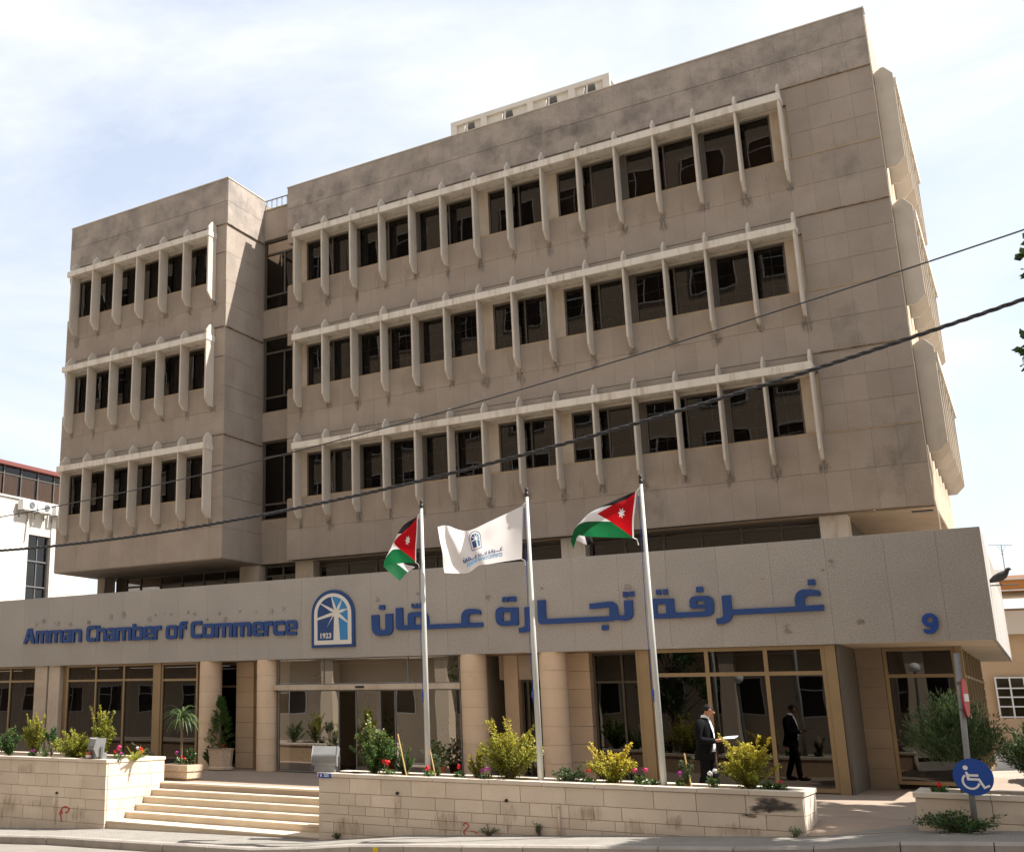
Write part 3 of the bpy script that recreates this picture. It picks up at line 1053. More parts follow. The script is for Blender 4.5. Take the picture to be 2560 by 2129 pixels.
b = MB(); b.box(14.55, 14.62, .85, 6.9, 4.6, 5.73); b.build('wall', M['bronze'], BLD)
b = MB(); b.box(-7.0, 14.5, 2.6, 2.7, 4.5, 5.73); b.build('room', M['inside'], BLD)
b = MB(); b.tube([(-7.25, .1, 5.7), (-7.33, .08, 4.7)], .025, 6); b.build('downpipe', M['bronze'], BLD)
b = MB(); b.tube([(16.40, -.04, 7.0), (16.42, -.05, 6.4), (16.39, -.05, 5.9), (16.42, -.06, 5.5), (16.42, -.06, 4.95)], .02, 6); b.build('downpipe', M['pier'], BLD)
b = MB(); b.box(15.9, 16.3, .62, .8, 5.715, 5.7345); b.build('soffit_hatch', M['black'], BLD)

# fascia ---------------------------------------------------------------------
FY, FZ0, FZ1, FXR = -1.75, 2.86, 4.97, 17.15
b = MB(); b.box(-16, FXR - .03, FY + .03, FY + .30, FZ0 + .02, FZ1 - .02); b.box(FXR - .30, FXR - .03, FY + .301, 11.0, FZ0 + .02, FZ1 - .02)
b.build('fascia_core', M['joint'], BLD)
xs = [-16, -15, -14, -13, -12, -11, -10, -8.94] + [-8.94 + 1.0625 * k for k in range(1, 24)] + [16.4, FXR]
xs = sorted(set(round(x_, 3) for x_ in xs if x_ <= FXR))
for x0, x1 in zip(xs[:-1], xs[1:]):
    b = MB(); b.box(x0 + .0015, x1 - .0015, FY + RNG.uniform(0, .002), FY + .04, FZ0, FZ1)
    b.build('fascia_panel', M['fascia'], BLD, bevel=.002)
for k in range(10):
    b = MB(); b.box(FXR - .04, FXR + RNG.uniform(-.003, .0), FY + .045 + k * 1.05, FY + .037 + (k + 1) * 1.05, FZ0, FZ1 if k < 3 else FZ1 - .55)
    b.build('fascia_panel', M['fascia'], BLD)
b = MB(); b.box(-16, FXR - .05, FY + .05, 2.0, 4.50, 4.55); b.box(14.6, FXR - .05, 2.0, 11, 4.40, 4.45); b.build('canopy_roof', M['joint'], BLD)
b = MB(); b.box(-16, FXR - .06, FY + .06, 1.2, FZ0 + .005, FZ0 + .06); b.box(16.3, FXR - .06, 1.2, 11, FZ0 + .005, FZ0 + .06); b.build('canopy_soffit', M['soffit'], BLD)

# old fixing stains above and around the lettering
rsn = random.Random(17)
for k in range(34):
    xx = rsn.uniform(-8.9, 1.6) if k < 22 else rsn.uniform(3.9, 15.4)
    zz = rsn.gauss(4.16, .07) if k < 22 else rsn.gauss(4.28 if k % 3 else 3.4, .12)
    ss = rsn.uniform(.05, .14)
    b = MB(); b.add([(xx - ss, FY - .0025, zz - ss), (xx + ss, FY - .0025, zz - ss), (xx + ss, FY - .0025, zz + ss), (xx - ss, FY - .0025, zz + ss)], [(0, 1, 2, 3)])
    b.build('stain', M['spot'], BLD)

# columns --------------------------------------------------------------------
zj = [0, .41, .81, 1.215, 1.63, 2.045, 2.45, FZ0 + .004]


def column(cx, cy, r=.315):
    b = MB(); b.lathe([(r - .02, .001), (r - .02, FZ0)], seg=20)
    c = b.build('column', M['mortar'], BLD, loc=(cx, cy, 0))
    for k in range(len(zj) - 1):
        z0, z1 = zj[k], zj[k + 1]
        b = MB(); b.lathe([(r, z0 + .003), (r, z1 - .004)], seg=32)
        o = b.build('column_drum', M['drum'], c)
        o.data.polygons.foreach_set('use_smooth', [True] * len(o.data.polygons))
        o.data.set_sharp_from_angle(angle=R(40))


for cx in (-1.56, .42, 6.45, 8.45): column(cx, -1.46)

# ground-floor glazing -------------------------------------------------------
GY = -1.62
# far left shopfront
window(-14.0, -8.40, 0.02, FZ0, GY, 'gold', 'glassdark', BLD, (-13, -11.8, -10.7, -9.58), (2.41,), .06, .09)
for x0, x1 in ((-8.38, -7.86), (-7.77, -7.30)):
    b = MB(); b.box(x0, x1, GY - .06, GY + .4, 0, FZ0 + .003); b.build('pier', M['pier'], BLD)
b = MB(); b.box(-7.859, -7.771, GY + .03, GY + .35, 0, FZ0 + .003); b.build('pier', M['gold'], BLD)
b = MB(); b.box(-7.299, -7.06, GY + .1, GY + .5, 0, FZ0 + .003); b.build('pier', M['gold'], BLD)
window(-7.05, -3.50, 0.02, FZ0, GY, 'gold', 'glassdark', BLD, (-5.83, -4.70), (2.40,), .06, .09)
b = MB(); b.box(-3.499, -3.25, GY - .03, GY + .1, 0, FZ0 + .003); b.build('door_post', M['gold'], BLD)
window(-3.245, -1.90, 0.02, FZ0, GY, 'gold', 'glassdark', BLD, (), (2.38,), .06, .09, name='door')
# recess between the first two columns
window(-2.3, -1.22, 0.02, FZ0, -.55, 'gold', 'glassdark', BLD, (), (2.2,), .06, .09)
for k in range(len(zj) - 1):
    b = MB(); b.box(-1.20, -.60, -.75, -.30, zj[k] + .004, zj[k + 1] - .004); b.build('stone_pier', M['drum'], BLD)
b = MB(); b.box(-.59, .9, -.42, -.36, 0, FZ0); b.build('wall', M['lobby'], BLD)
# main entrance
en = window(.86, 6.16, 0.02, 2.055, GY, 'metalgrey', 'glassclear', BLD, (2.73, 3.25, 3.95, 4.37, 5.25), (), .022, .05, name='entrance_glazing')
for ch in [c for c in bpy.data.objects if c.parent == en]:
    cx = sum(v.co.x for v in ch.data.vertices) / 4
    if 2.8 < cx < 3.2 or 3.97 < cx < 4.35:
        bpy.data.objects.remove(ch)          # the sliding leaves stand open
window(.86, 6.16, 2.205, FZ0, GY, 'metalgrey', 'glassclear', BLD, (2.28, 4.76), (), .018, .05, name='fanlight')
b = MB(); b.box(.74, 6.17, GY - .05, GY + .12, 2.06, 2.20); hd = b.build('door_header', M['pier'], BLD, bevel=.01)
b = MB(); b.box(3.28, 3.52, GY - .08, GY - .051, 2.105, 2.155); b.build('door_sensor', M['black'], hd)
# recess between third and fourth column
b = MB(); b.box(6.9, 7.25, -.7, -.3, 0, FZ0); b.build('stone_pier', M['drum'], BLD)
b = MB(); b.box(6.75, 8.6, -.62, -.35, 2.28, FZ0 - .002); b.build('lintel', M['pier'], BLD)
window(7.26, 8.5, .02, 2.275, -.5, 'bronze', 'glassdark', BLD, (7.42,), (), .05, .08, name='door')
for k in range(len(zj) - 1):
    b = MB(); b.box(8.52, 9.06, -.78, -.3, zj[k] + .004, zj[k + 1] - .004); b.build('stone_pier', M['drum'], BLD)
window(9.07, 10.50, .02, FZ0, -.55, 'bronze', 'glassdark', BLD, (9.75,), (2.2,), .05, .08)
# right shopfront
b = MB(); b.box(10.50, 10.70, GY - .04, GY + .14, 0, FZ0 + .003); b.build('window_post', M['gold'], BLD)
b = MB(); b.box(10.40, 10.499, GY + .02, -.46, 0, FZ0 + .003); b.build('window_post', M['gold'], BLD)
window(10.705, 14.20, .02, FZ0, GY, 'gold', 'glassdark', BLD, (11.90, 13.075), (2.31,), .08, .10)
b = MB(); b.box(14.205, 14.40, GY - .035, GY + .16, 0, FZ0 + .003); b.build('window_post', M['gold'], BLD, bevel=.01)
b = MB(); b.box(14.41, 14.47, GY - .02, .5, 0, FZ0 + .003); b.build('window_post', M['bronze'], BLD)
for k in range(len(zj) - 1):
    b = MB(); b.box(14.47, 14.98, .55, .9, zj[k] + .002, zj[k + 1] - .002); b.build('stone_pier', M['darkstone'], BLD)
window(14.99, 16.32, .1, FZ0, .60, 'gold', 'glassdark', BLD, (), (2.28,), .07, .10)
b = MB(); b.box(16.325, 16.45, .56, .75, 0, FZ0 + .003); b.build('window_post', M['gold'], BLD)
for k in range(8):
    y0 = .76 + k * 1.2
    b = MB(); b.box(16.36, 16.42, y0, y0 + .06, .1, FZ0); b.box(16.37, 16.41, y0 + .06, y0 + 1.2, 2.26, 2.31); b.box(16.36, 16.42, y0 + .06, y0 + 1.2, .1, .17)
    w_ = b.build('window', M['gold'], BLD)
    b = MB(); b.add([(16.39, y0 + .06, .17), (16.39, y0 + 1.2, .17), (16.39, y0 + 1.2, FZ0), (16.39, y0 + .06, FZ0)], [(0, 1, 2, 3)]); b.build('pane', M['glassdark'], w_)
# inside: back walls, floor slab, drapes, pale sheets for reflections
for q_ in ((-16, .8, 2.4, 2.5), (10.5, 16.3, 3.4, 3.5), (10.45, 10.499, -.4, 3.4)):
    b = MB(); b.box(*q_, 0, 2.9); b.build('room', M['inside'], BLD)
b = MB(); b.box(.3, 6.85, 2.2, 2.3, 0, 2.9); b.box(.95, 1.0, -1.3, 2.2, 0, 2.86); b.box(6.2, 6.25, -1.3, 2.2, 0, 2.86); b.build('lobby_wall', M['lobby'], BLD)
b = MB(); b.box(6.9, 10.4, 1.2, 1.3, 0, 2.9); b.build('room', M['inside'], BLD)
curtain(-9.4, -8.5, 0.1, 2.8, -1.25, 'paleroom', BLD, 3, .05, .3)  # left shopfront: pale sheets imitating drape-shaped reflections in the glass
curtain(-6.9, -6.35, 0.1, 2.8, -1.25, 'paleroom', BLD, 4, .05, .25)
curtain(-5.2, -4.85, 0.1, 2.8, -1.25, 'paleroom', BLD, 5, .05, .25)
curtain(15.05, 15.5, 0.2, 2.8, .95, 'paleroom', BLD, 6, .05, .25)
curtain(2.0, 2.4, 0.0, 2.0, .9, 'inside', BLD, 7, .05, .25)

# railing over the recess
rail = thing('roof_railing', 'thin grey roof railing over the gap between the two blocks', 'railing', (-.6, .6, 17.2))
b = MB(); b.tube([(-.72, 0, .5), (.58, 0, .5)], .022, 8); b.build('top_rail', M['metalgrey'], rail)
for k in range(7):
    b = MB(); b.tube([(-.64 + .2 * k, 0, .0), (-.64 + .2 * k, 0, .48)], .015, 6); b.build('baluster', M['metalgrey'], rail)
b = MB(); b.box(-.75, .6, -.02, .02, -.02, .02); b.build('bottom_rail', M['metalgrey'], rail)

# rooftop cooling frame
ru = thing('rooftop_cooler', 'off white steel cooling unit frame standing on the main roof', 'rooftop unit', (7.3, 2.6, 17.3))
posts = [-2.42, -1.42, .08, 1.36, 2.39]
for px in posts:
    for py in (-.6, .9):
        b = MB(); b.box(px - .1, px + .1, py, py + .1, 0, 1.83); b.build('post', M['steelwhite'], ru)
for py in (-.605, .905):
    b = MB(); b.box(-2.52, 2.49, py, py + .11, 1.83, 1.97); b.box(-2.52, 2.49, py + .003, py + .1, 1.48, 1.535); b.build('top_beam', M['steelwhite'], ru)
for px in (-2.52, 2.38):
    b = MB(); b.box(px, px + .11, -.494, .904, 1.831, 1.969); b.build('end_beam', M['steelwhite'], ru)
for i in range(4):
    xa, xb = posts[i] + .1, posts[i + 1] - .1
    xm = (xa + xb) / 2
    for sgn in (-1, 1):
        b = MB()
        e = xa if sgn < 0 else xb
        q = [(e, .3, .2), (e, .3, 1.825), (xm + sgn * .16, .3, 1.825), (xm + sgn * .3, .3, .2)]
        b.add([(p[0], -.52, p[2]) for p in q] + [(p[0], -.46, p[2]) for p in q], [(0, 1, 2, 3), (7, 6, 5, 4), (0, 4, 5, 1), (1, 5, 6, 2), (2, 6, 7, 3)])
        b.build('coil_panel', M['steelwhite'], ru)
    b = MB(); b.tube([(xm - .3, -.56, .2), (xm - .05, -.56, 1.82)], .03, 6); b.build('brace', M['steelwhite'], ru)
    b = MB(); b.box(xa, xb, -.40, -.2, .1, 1.95); b.build('fan_housing', M['darkmetal'], ru)
# ------------------------------------------------------------------ lettering and flag shapes (metres)
ARABIC=[[[(3.849,3.893),(4.063,3.893),(4.063,3.574),(4.085,3.518),(4.224,3.513),(4.247,3.548),(4.248,3.909),(4.457,3.905),(4.457,3.5),(4.416,3.423),(4.335,3.377),(4.071,3.366),(3.967,3.389),(3.887,3.462),(3.858,3.542)]],[[(4.075,4.133),(4.237,4.131),(4.235,4.015),(4.073,4.023)]],[[(4.551,4.036),(4.749,4.04),(4.745,3.627),(4.771,3.602),(4.884,3.602),(4.886,3.837),(4.914,3.898),(4.982,3.915),(5.326,3.915),(5.413,3.862),(5.454,3.792),(5.463,3.598),(6.339,3.592),(6.339,3.734),(6.37,3.838),(6.447,3.905),(6.553,3.924),(6.751,3.911),(6.853,3.867),(6.844,3.778),(6.714,3.794),(6.589,3.795),(6.539,3.754),(6.529,3.594),(6.886,3.588),(6.887,3.485),(5.444,3.489),(4.622,3.49),(4.566,3.516),(4.549,3.575)],[(5.079,3.799),(5.267,3.791),(5.261,3.602),(5.073,3.604)]],[[(4.994,4.123),(5.048,4.124),(5.053,4.069),(5.109,4.07),(5.111,4.121),(5.16,4.122),(5.165,4.069),(5.216,4.07),(5.218,4.125),(5.278,4.126),(5.275,4.044),(5.241,4.007),(5.04,4.01),(4.997,4.038)]],[[(7.229,3.798),(7.253,3.872),(7.327,3.925),(7.418,3.926),(7.518,3.906),(7.798,3.902),(7.794,3.515),(7.766,3.488),(7.376,3.485),(7.297,3.516),(7.239,3.583),(7.227,3.658)],[(7.418,3.799),(7.613,3.794),(7.607,3.596),(7.412,3.595)]],[[(7.419,4.155),(7.571,4.152),(7.565,4.04),(7.414,4.046)]],[[(7.595,4.16),(7.761,4.155),(7.755,4.04),(7.595,4.044)]],[[(7.956,3.894),(8.143,3.9),(8.129,3.455),(8.106,3.393),(8.054,3.349),(7.945,3.316),(7.797,3.316),(7.797,3.426),(7.912,3.433),(7.953,3.471)]],[[(8.282,4.038),(8.476,4.037),(8.467,3.602),(9.952,3.604),(9.961,3.779),(9.899,3.791),(9.51,3.778),(9.513,3.896),(9.944,3.922),(10.052,3.913),(10.12,3.86),(10.15,3.779),(10.147,3.613),(10.263,3.607),(10.291,3.632),(10.295,3.925),(10.486,3.924),(10.48,3.624),(10.453,3.556),(10.397,3.506),(10.307,3.487),(10.077,3.511),(9.968,3.489),(8.383,3.487),(8.325,3.493),(8.285,3.531),(8.278,3.614)]],[[(10.286,4.121),(10.393,4.118),(10.39,4.004),(10.283,4.005)]],[[(10.428,4.12),(10.531,4.119),(10.532,4.009),(10.425,4.007)]],[[(9.758,3.409),(9.904,3.409),(9.9,3.302),(9.756,3.299)]],[[(10.851,3.854),(10.885,3.912),(10.957,3.934),(11.376,3.915),(11.376,3.617),(11.97,3.609),(12.013,3.631),(12.013,3.676),(11.731,3.683),(11.696,3.724),(11.703,3.85),(11.741,3.916),(11.829,3.944),(12.093,3.935),(12.181,3.882),(12.206,3.785),(12.184,3.595),(12.14,3.53),(12.054,3.505),(10.961,3.5),(10.874,3.518),(10.839,3.578)],[(11.842,3.833),(12.018,3.833),(12.017,3.756),(11.851,3.761)],[(11.006,3.807),(11.201,3.803),(11.195,3.605),(10.999,3.606)]],[[(11.865,4.132),(12.003,4.134),(12.003,4.023),(11.861,4.024)]],[[(11.011,4.123),(11.12,4.123),(11.116,4.012),(11.012,4.014)]],[[(11.159,4.124),(11.263,4.124),(11.262,4.014),(11.16,4.012)]],[[(12.371,3.92),(12.555,3.924),(12.551,3.625),(13.787,3.627),(13.784,3.76),(13.813,3.87),(13.871,3.931),(13.96,3.963),(14.096,3.955),(14.245,3.928),(14.278,3.89),(14.267,3.813),(14.066,3.834),(13.995,3.813),(13.968,3.751),(13.96,3.637),(14.311,3.636),(14.306,3.524),(12.553,3.511),(12.527,3.428),(12.467,3.373),(12.373,3.339),(12.222,3.34),(12.217,3.45),(12.328,3.459),(12.364,3.501)]],[[(14.065,4.151),(14.202,4.151),(14.203,4.041),(14.062,4.04)]]]
EN= [('A', -8.88, -8.372), ('m', -8.339, -7.773), ('m', -7.756, -7.141), ('a', -7.124, -6.77), ('n', -6.754, -6.347), ('C', -6.137, -5.749), ('h', -5.714, -5.32), ('a', -5.305, -4.93), ('m', -4.915, -4.314), ('b', -4.273, -3.858), ('e', -3.844, -3.448), ('r', -3.434, -3.16), ('o', -2.977, -2.555), ('f', -2.515, -2.204), ('C', -2.056, -1.661), ('o', -1.635, -1.201), ('m', -1.183, -0.578), ('m', -0.548, 0.053), ('e', 0.106, 0.483), ('r', 0.509, 0.776), ('c', 0.793, 1.16), ('e', 1.19, 1.568)]
FLAG3= [(0, [[12.515, -7.8, 5.178], [12.467, -7.8, 4.92], [12.423, -7.8, 4.663], [12.406, -7.8, 4.385]]), (0.333, [[12.133, -7.8, 5.054], [12.116, -7.92, 4.954], [12.065, -7.9, 4.683], [12.006, -7.75, 4.435]]), (0.5, [[11.933, -7.68, 5.018], [11.893, -7.85, 4.942], [11.808, -7.92, 4.705], [11.775, -7.7, 4.469]]), (0.75, [[11.546, -7.35, 4.875], [11.528, -7.65, 4.835], [11.592, -7.85, 4.725], [11.525, -7.68, 4.503]]), (0.9, [[11.48, -7.3, 4.666], [11.43, -7.45, 4.685], [11.397, -7.75, 4.648], [11.396, -7.7, 4.507]]), (1, [[11.552, -7.3, 4.447], [11.455, -7.38, 4.399], [11.273, -7.65, 4.486], [11.304, -7.7, 4.284]])]
FLAG1= [(0, [[8.372, -7.8, 5.143], [8.354, -7.8, 4.839], [8.321, -7.8, 4.556], [8.308, -7.8, 4.264]]), (0.333, [[8.006, -7.7, 5.015], [8.07, -7.9, 4.825], [8.039, -7.92, 4.529], [8.021, -7.8, 4.28]]), (0.5, [[7.821, -7.55, 4.918], [7.921, -7.8, 4.815], [7.841, -7.9, 4.521], [7.836, -7.75, 4.281]]), (0.75, [[7.712, -7.4, 4.651], [7.705, -7.5, 4.596], [7.618, -7.75, 4.353], [7.591, -7.75, 4.25]]), (0.87, [[7.898, -7.35, 4.35], [7.814, -7.38, 4.343], [7.709, -7.5, 4.329], [7.687, -7.65, 4.113]]), (1, [[8.049, -7.3, 4.291], [8.008, -7.3, 4.259], [7.91, -7.4, 4.158], [7.817, -7.55, 3.979]])]
FLAG2= [(0, [[10.476, -7.8, 5.129], [10.453, -7.8, 4.815], [10.43, -7.8, 4.493], [10.407, -7.8, 4.183]]), (0.2, [[10.204, -7.92, 4.995], [10.17, -7.887, 4.718], [10.135, -7.853, 4.434], [10.101, -7.82, 4.159]]), (0.4, [[9.783, -7.78, 4.901], [9.771, -7.764, 4.651], [9.758, -7.747, 4.393], [9.745, -7.73, 4.145]]), (0.6, [[9.342, -7.6, 4.81], [9.407, -7.633, 4.585], [9.473, -7.667, 4.356], [9.537, -7.7, 4.136]]), (0.72, [[9.15, -7.68, 4.83], [9.237, -7.746, 4.552], [9.325, -7.814, 4.27], [9.41, -7.88, 4.0]]), (0.85, [[9.007, -7.88, 4.895], [9.047, -7.847, 4.603], [9.087, -7.813, 4.304], [9.126, -7.78, 4.016]]), (1, [[8.749, -7.75, 4.908], [8.767, -7.701, 4.627], [8.785, -7.65, 4.338], [8.803, -7.6, 4.059]])]
# ------------------------------------------------------------------ signs on the fascia
SY = FY - .004                              # wall face the signs are fixed to


def place(me, name, m, parent, x=0, y=0, z=0, bev=0):
    me.materials.clear(); me.materials.append(m)
    return link(name, me, parent, (x, y, z))


ar_t = thing('arabic_sign', 'raised dark blue Arabic lettering on the grey stone fascia', 'sign', (9.0, SY, 3.4))
for g in ARABIC:
    loops = [[(p[0] - 9.0, p[1] - 3.4) for p in lp] for lp in g]
    nm = 'dot' if len(loops[0]) == 4 else 'letter'
    place(flat_shape(loops, .055), nm, M['blue'], ar_t)

T_ = .118


def glyph(c, w):
    h, H, t, k = .39, .475, T_, .045
    v = .098                                # thickness of horizontals
    if c == 'm':
        q = (w - 3 * t) / 2
        return [[(0, 0), (0, h), (w - .07, h), (w - .02, h - .03), (w, h - .08), (w, 0), (w - t, 0), (w - t, h - v - .02), (w - t - .02, h - v), (t + q + t, h - v), (t + q + t, 0), (t + q, 0), (t + q, h - v - .02), (t + q - .02, h - v), (t, h - v), (t, 0)]]
    if c in 'nh':
        top = H if c == 'h' else h
        a = [(0, 0), (0, top), (t, top)] + ([(t, h)] if c == 'h' else [])
        return [a + [(w - .08, h), (w - .025, h - .03), (w, h - .09), (w, 0), (w - t, 0), (w - t, h - v - .02), (w - t - .02, h - v), (t, h - v), (t, 0)]]
    if c == 'A':
        return [[(0, 0), (w * .33, H), (w * .67, H), (w, 0), (w - t * 1.08, 0), (w * .66, .10), (w * .34, .10), (t * 1.08, 0)], [(w * .40, .19), (w * .60, .19), (w * .5, .35)]]
    if c == 'a':
        return [[(k, 0), (0, k + .01), (0, .16), (.03, .21), (.08, .235), (w - t, .235), (w - t, h - v - .02), (w - t - .025, h - v), (.04, h - v), (.04, h), (w - .08, h), (w - .025, h - .03), (w, h - .09), (w, 0)],
                [(t - .01, v - .01), (w - t, v - .01), (w - t, .155), (t - .01, .155)]]
    if c == 'b':
        return [[(0, 0), (0, H), (t, H), (t, h), (w - .07, h), (w - .02, h - .03), (w, h - .09), (w, .09), (w - .02, .03), (w - .07, 0)], [(t, v), (w - t - .01, v), (w - t, v + .02), (w - t, h - v - .02), (w - t - .01, h - v), (t, h - v)]]
    if c == 'o':
        return [[(.08, 0), (.02, .03), (0, .09), (0, h - .09), (.02, h - .03), (.08, h), (w - .08, h), (w - .02, h - .03), (w, h - .09), (w, .09), (w - .02, .03), (w - .08, 0)], [(t, v), (w - t, v), (w - t, h - v), (t, h - v)]]
    if c == 'e':
        return [[(.08, 0), (.02, .03), (0, .09), (0, h - .09), (.02, h - .03), (.08, h), (w - .08, h), (w - .02, h - .03), (w, h - .09), (w, .15), (t, .15), (t, v + .01), (t + .02, v - .01), (w - .02, v - .01), (w - .02, 0)],
                [(t, .215), (w - t, .215), (w - t, h - v + .01), (t, h - v + .01)]]
    if c in 'cC':
        h_ = H if c == 'C' else h
        return [[(.09, 0), (.025, .035), (0, .10), (0, h_ - .10), (.025, h_ - .035), (.09, h_), (w, h_), (w, h_ - v - .01), (t + .03, h_ - v - .01), (t, h_ - v - .04), (t, v + .04), (t + .03, v + .01), (w, v + .01), (w, 0)]]
    if c == 'r':
        return [[(0, 0), (0, h), (w, h), (w, h - v - .02), (t + .02, h - v - .02), (t, h - v - .04), (t, 0)]]
    if c == 'f':
        s = .03
        return [[(s + .01, 0), (s + .01, h - v - .03), (0, h - v - .03), (0, h - .02), (s + .01, h - .02), (s + .01, H - .06), (s + .05, H - .01), (s + .10, H + .01), (w, H + .01), (w, H - .075), (s + t + .03, H - .075), (s + t + .01, H - .09), (s + t + .01, h - .02), (w - .02, h - .02), (w - .02, h - v - .03), (s + t + .01, h - v - .03), (s + t + .01, 0)]]


en_t = thing('english_sign', 'raised dark blue lettering reading Amman Chamber of Commerce', 'sign', (-3.66, SY, 3.52))
for c, a, e in EN:
    place(flat_shape(glyph(c, e - a), .055), 'letter', M['blue'], en_t, a + 3.66, 0, 0.0 + (-3.66 - a) * .0075)

em = thing('emblem_sign', 'arched blue and white emblem board with a star and 1923', 'sign', (2.69, SY, 3.13))


def arch(w, z0, zs, n=22):
    """arched outline: half width w, base z0, spring line zs (2D)"""
    pts = [(-w, z0), (w, z0), (w, zs)]
    return pts + [(w * math.cos(PI * i / n), zs + w * .93 * math.sin(PI * i / n)) for i in range(1, n)] + [(-w, zs)]


place(flat_shape([arch(.655, 0, .86)], .05), 'backing', M['blue2'], em)
place(flat_shape([arch(.568, .07, .85)], .056), 'border', M['white'], em)
# blue fields between the rays (x relative to 2.69, z relative to 3.13)
S = (.112, .875)                            # star centre
inner = arch(.462, .18, .86, 40)[2:]        # spring line to spring line over the top


def on_arch(ang):
    # where a ray from S at angle meets the inner arch or sides
    d = (math.cos(ang), math.sin(ang))
    for i in range(1, 900):
        r_ = i * .0012
        p = (S[0] + d[0] * r_, S[1] + d[1] * r_)
        if abs(p[0]) > .462 or p[1] < .18 or (p[1] > .86 and (p[0] / .462) ** 2 + ((p[1] - .86) / (.462 * .93)) ** 2 > 1): break
    return p


rays = [math.atan2(z_, x_) for x_, z_ in ((.308, .205), (.159, .296), (-.134, .394), (-.463, .245), (-.584, -.132))]
rays = [math.atan2(p[1] - S[1], p[0] - S[0]) for p in ((.424, .95), (.271, 1.171), (-.022, 1.269), (-.351, 1.12), (-.472, .743), (.440, .644))]


def field(a0, a1, m, d0=.02, rin=.14):
    """field between ray a0 and ray a1 (ccw), rays taper outwards"""
    w0, w1 = .16, .025
    p = []
    mid = (a0 + a1) / 2
    p.append((S[0] + math.cos(mid) * rin * .62, S[1] + math.sin(mid) * rin * .62))
    p.append((S[0] + math.cos(a0 + .42) * rin, S[1] + math.sin(a0 + .42) * rin) if a1 - a0 > 1.0 else (S[0] + math.cos(a0 + .25) * rin * 1.2, S[1] + math.sin(a0 + .25) * rin * 1.2))
    n = 10
    for i in range(n + 1):
        a = a0 + w1 + (a1 - a0 - 2 * w1) * i / n
        p.append(on_arch(a))
    p.append((S[0] + math.cos(a1 - .42) * rin, S[1] + math.sin(a1 - .42) * rin) if a1 - a0 > 1.0 else (S[0] + math.cos(a1 - .25) * rin * 1.2, S[1] + math.sin(a1 - .25) * rin * 1.2))
    place(flat_shape([p], .060), 'emblem_field', m, em)
    return p


EMB_FIELDS = []
for a0, a1, m in ((rays[0], rays[1], M['cyan']), (rays[1], rays[2], M['cyan']), (rays[2], rays[3], M['blue2']), (rays[3], rays[4] if rays[4] > 0 else rays[4] + 2 * PI, M['blue2']), (rays[5], rays[0], M['cyan'])):
    EMB_FIELDS.append((field(a0, a1, m), m))
lowl = [(-.462, .18), (.024, .18), (.045, .765), (.03, .79), (-.19, .485), (-.005, .80), (-.462, .70)]
lowr = [(.226, .18), (.455, .18), (.455, .60), (.19, .765), (.183, .74)]
place(flat_shape([lowl], .060), 'emblem_field', M['blue2'], em)
place(flat_shape([lowr], .060), 'emblem_field', M['cyan'], em)
EMB_FIELDS += [(lowl, M['blue2']), (lowr, M['cyan'])]
place(text_mesh('1923', .185, .064, .005), 'year', M['white'], em, -.40, 0, .235)

nn = thing('house_number', 'raised blue numeral 9 at the right end of the fascia', 'sign', (15.98, SY, 3.0))
ringo = [(.14 + .135 * math.cos(t_ * PI / 14), .255 + .13 * math.sin(t_ * PI / 14)) for t_ in range(28)]
ringi = [(.14 + .055 * math.cos(t_ * PI / 10), .26 + .055 * math.sin(t_ * PI / 10)) for t_ in range(20)]
place(flat_shape([ringo, ringi], .05), 'numeral', M['signblue'], nn)
tail = [(.19, .26), (.275, .26), (.277, .19), (.262, .115), (.23, .06), (.18, .018), (.12, .0), (.06, .005), (.015, .03), (.012, .10), (.06, .083), (.11, .082), (.15, .097), (.178, .13), (.19, .18)]
place(flat_shape([tail], .046), 'numeral_tail', M['signblue'], nn)

# ------------------------------------------------------------------ flagpoles and flags
def spline(ts, ps, t):
    """non-uniform Catmull-Rom"""
    n = len(ts)
    i = 0
    while i < n - 2 and t > ts[i + 1]: i += 1
    def tan(k):
        if k == 0: return (ps[1] - ps[0]) / (ts[1] - ts[0])
        if k == n - 1: return (ps[-1] - ps[-2]) / (ts[-1] - ts[-2])
        return (ps[k + 1] - ps[k - 1]) / (ts[k + 1] - ts[k - 1])
    h = ts[i + 1] - ts[i]
    s = (t - ts[i]) / h
    a, b_ = tan(i) * h, tan(i + 1) * h
    return ps[i] * (2 * s ** 3 - 3 * s * s + 1) + a * (s ** 3 - 2 * s * s + s) + ps[i + 1] * (3 * s * s - 2 * s ** 3) + b_ * (s ** 3 - s * s)


def flag_fn(cols, rip, seed):
    us = [c[0] for c in cols]
    rows = [[Vector(c[1][k]) for c in cols] for k in range(4)]
    r = random.Random(seed)
    p1, p2 = r.uniform(0, 6), r.uniform(0, 6)

    def fn(u, v):
        pts = [spline(us, rows[k], u) for k in range(4)]
        p = spline([0, 1 / 3, 2 / 3, 1], pts, v)
        p = p + Vector((0, rip * u * (math.sin(u * 17 + v * 5 + p1) + .6 * math.sin(v * 11 - u * 8 + p2)), 0))
        return p
    return fn


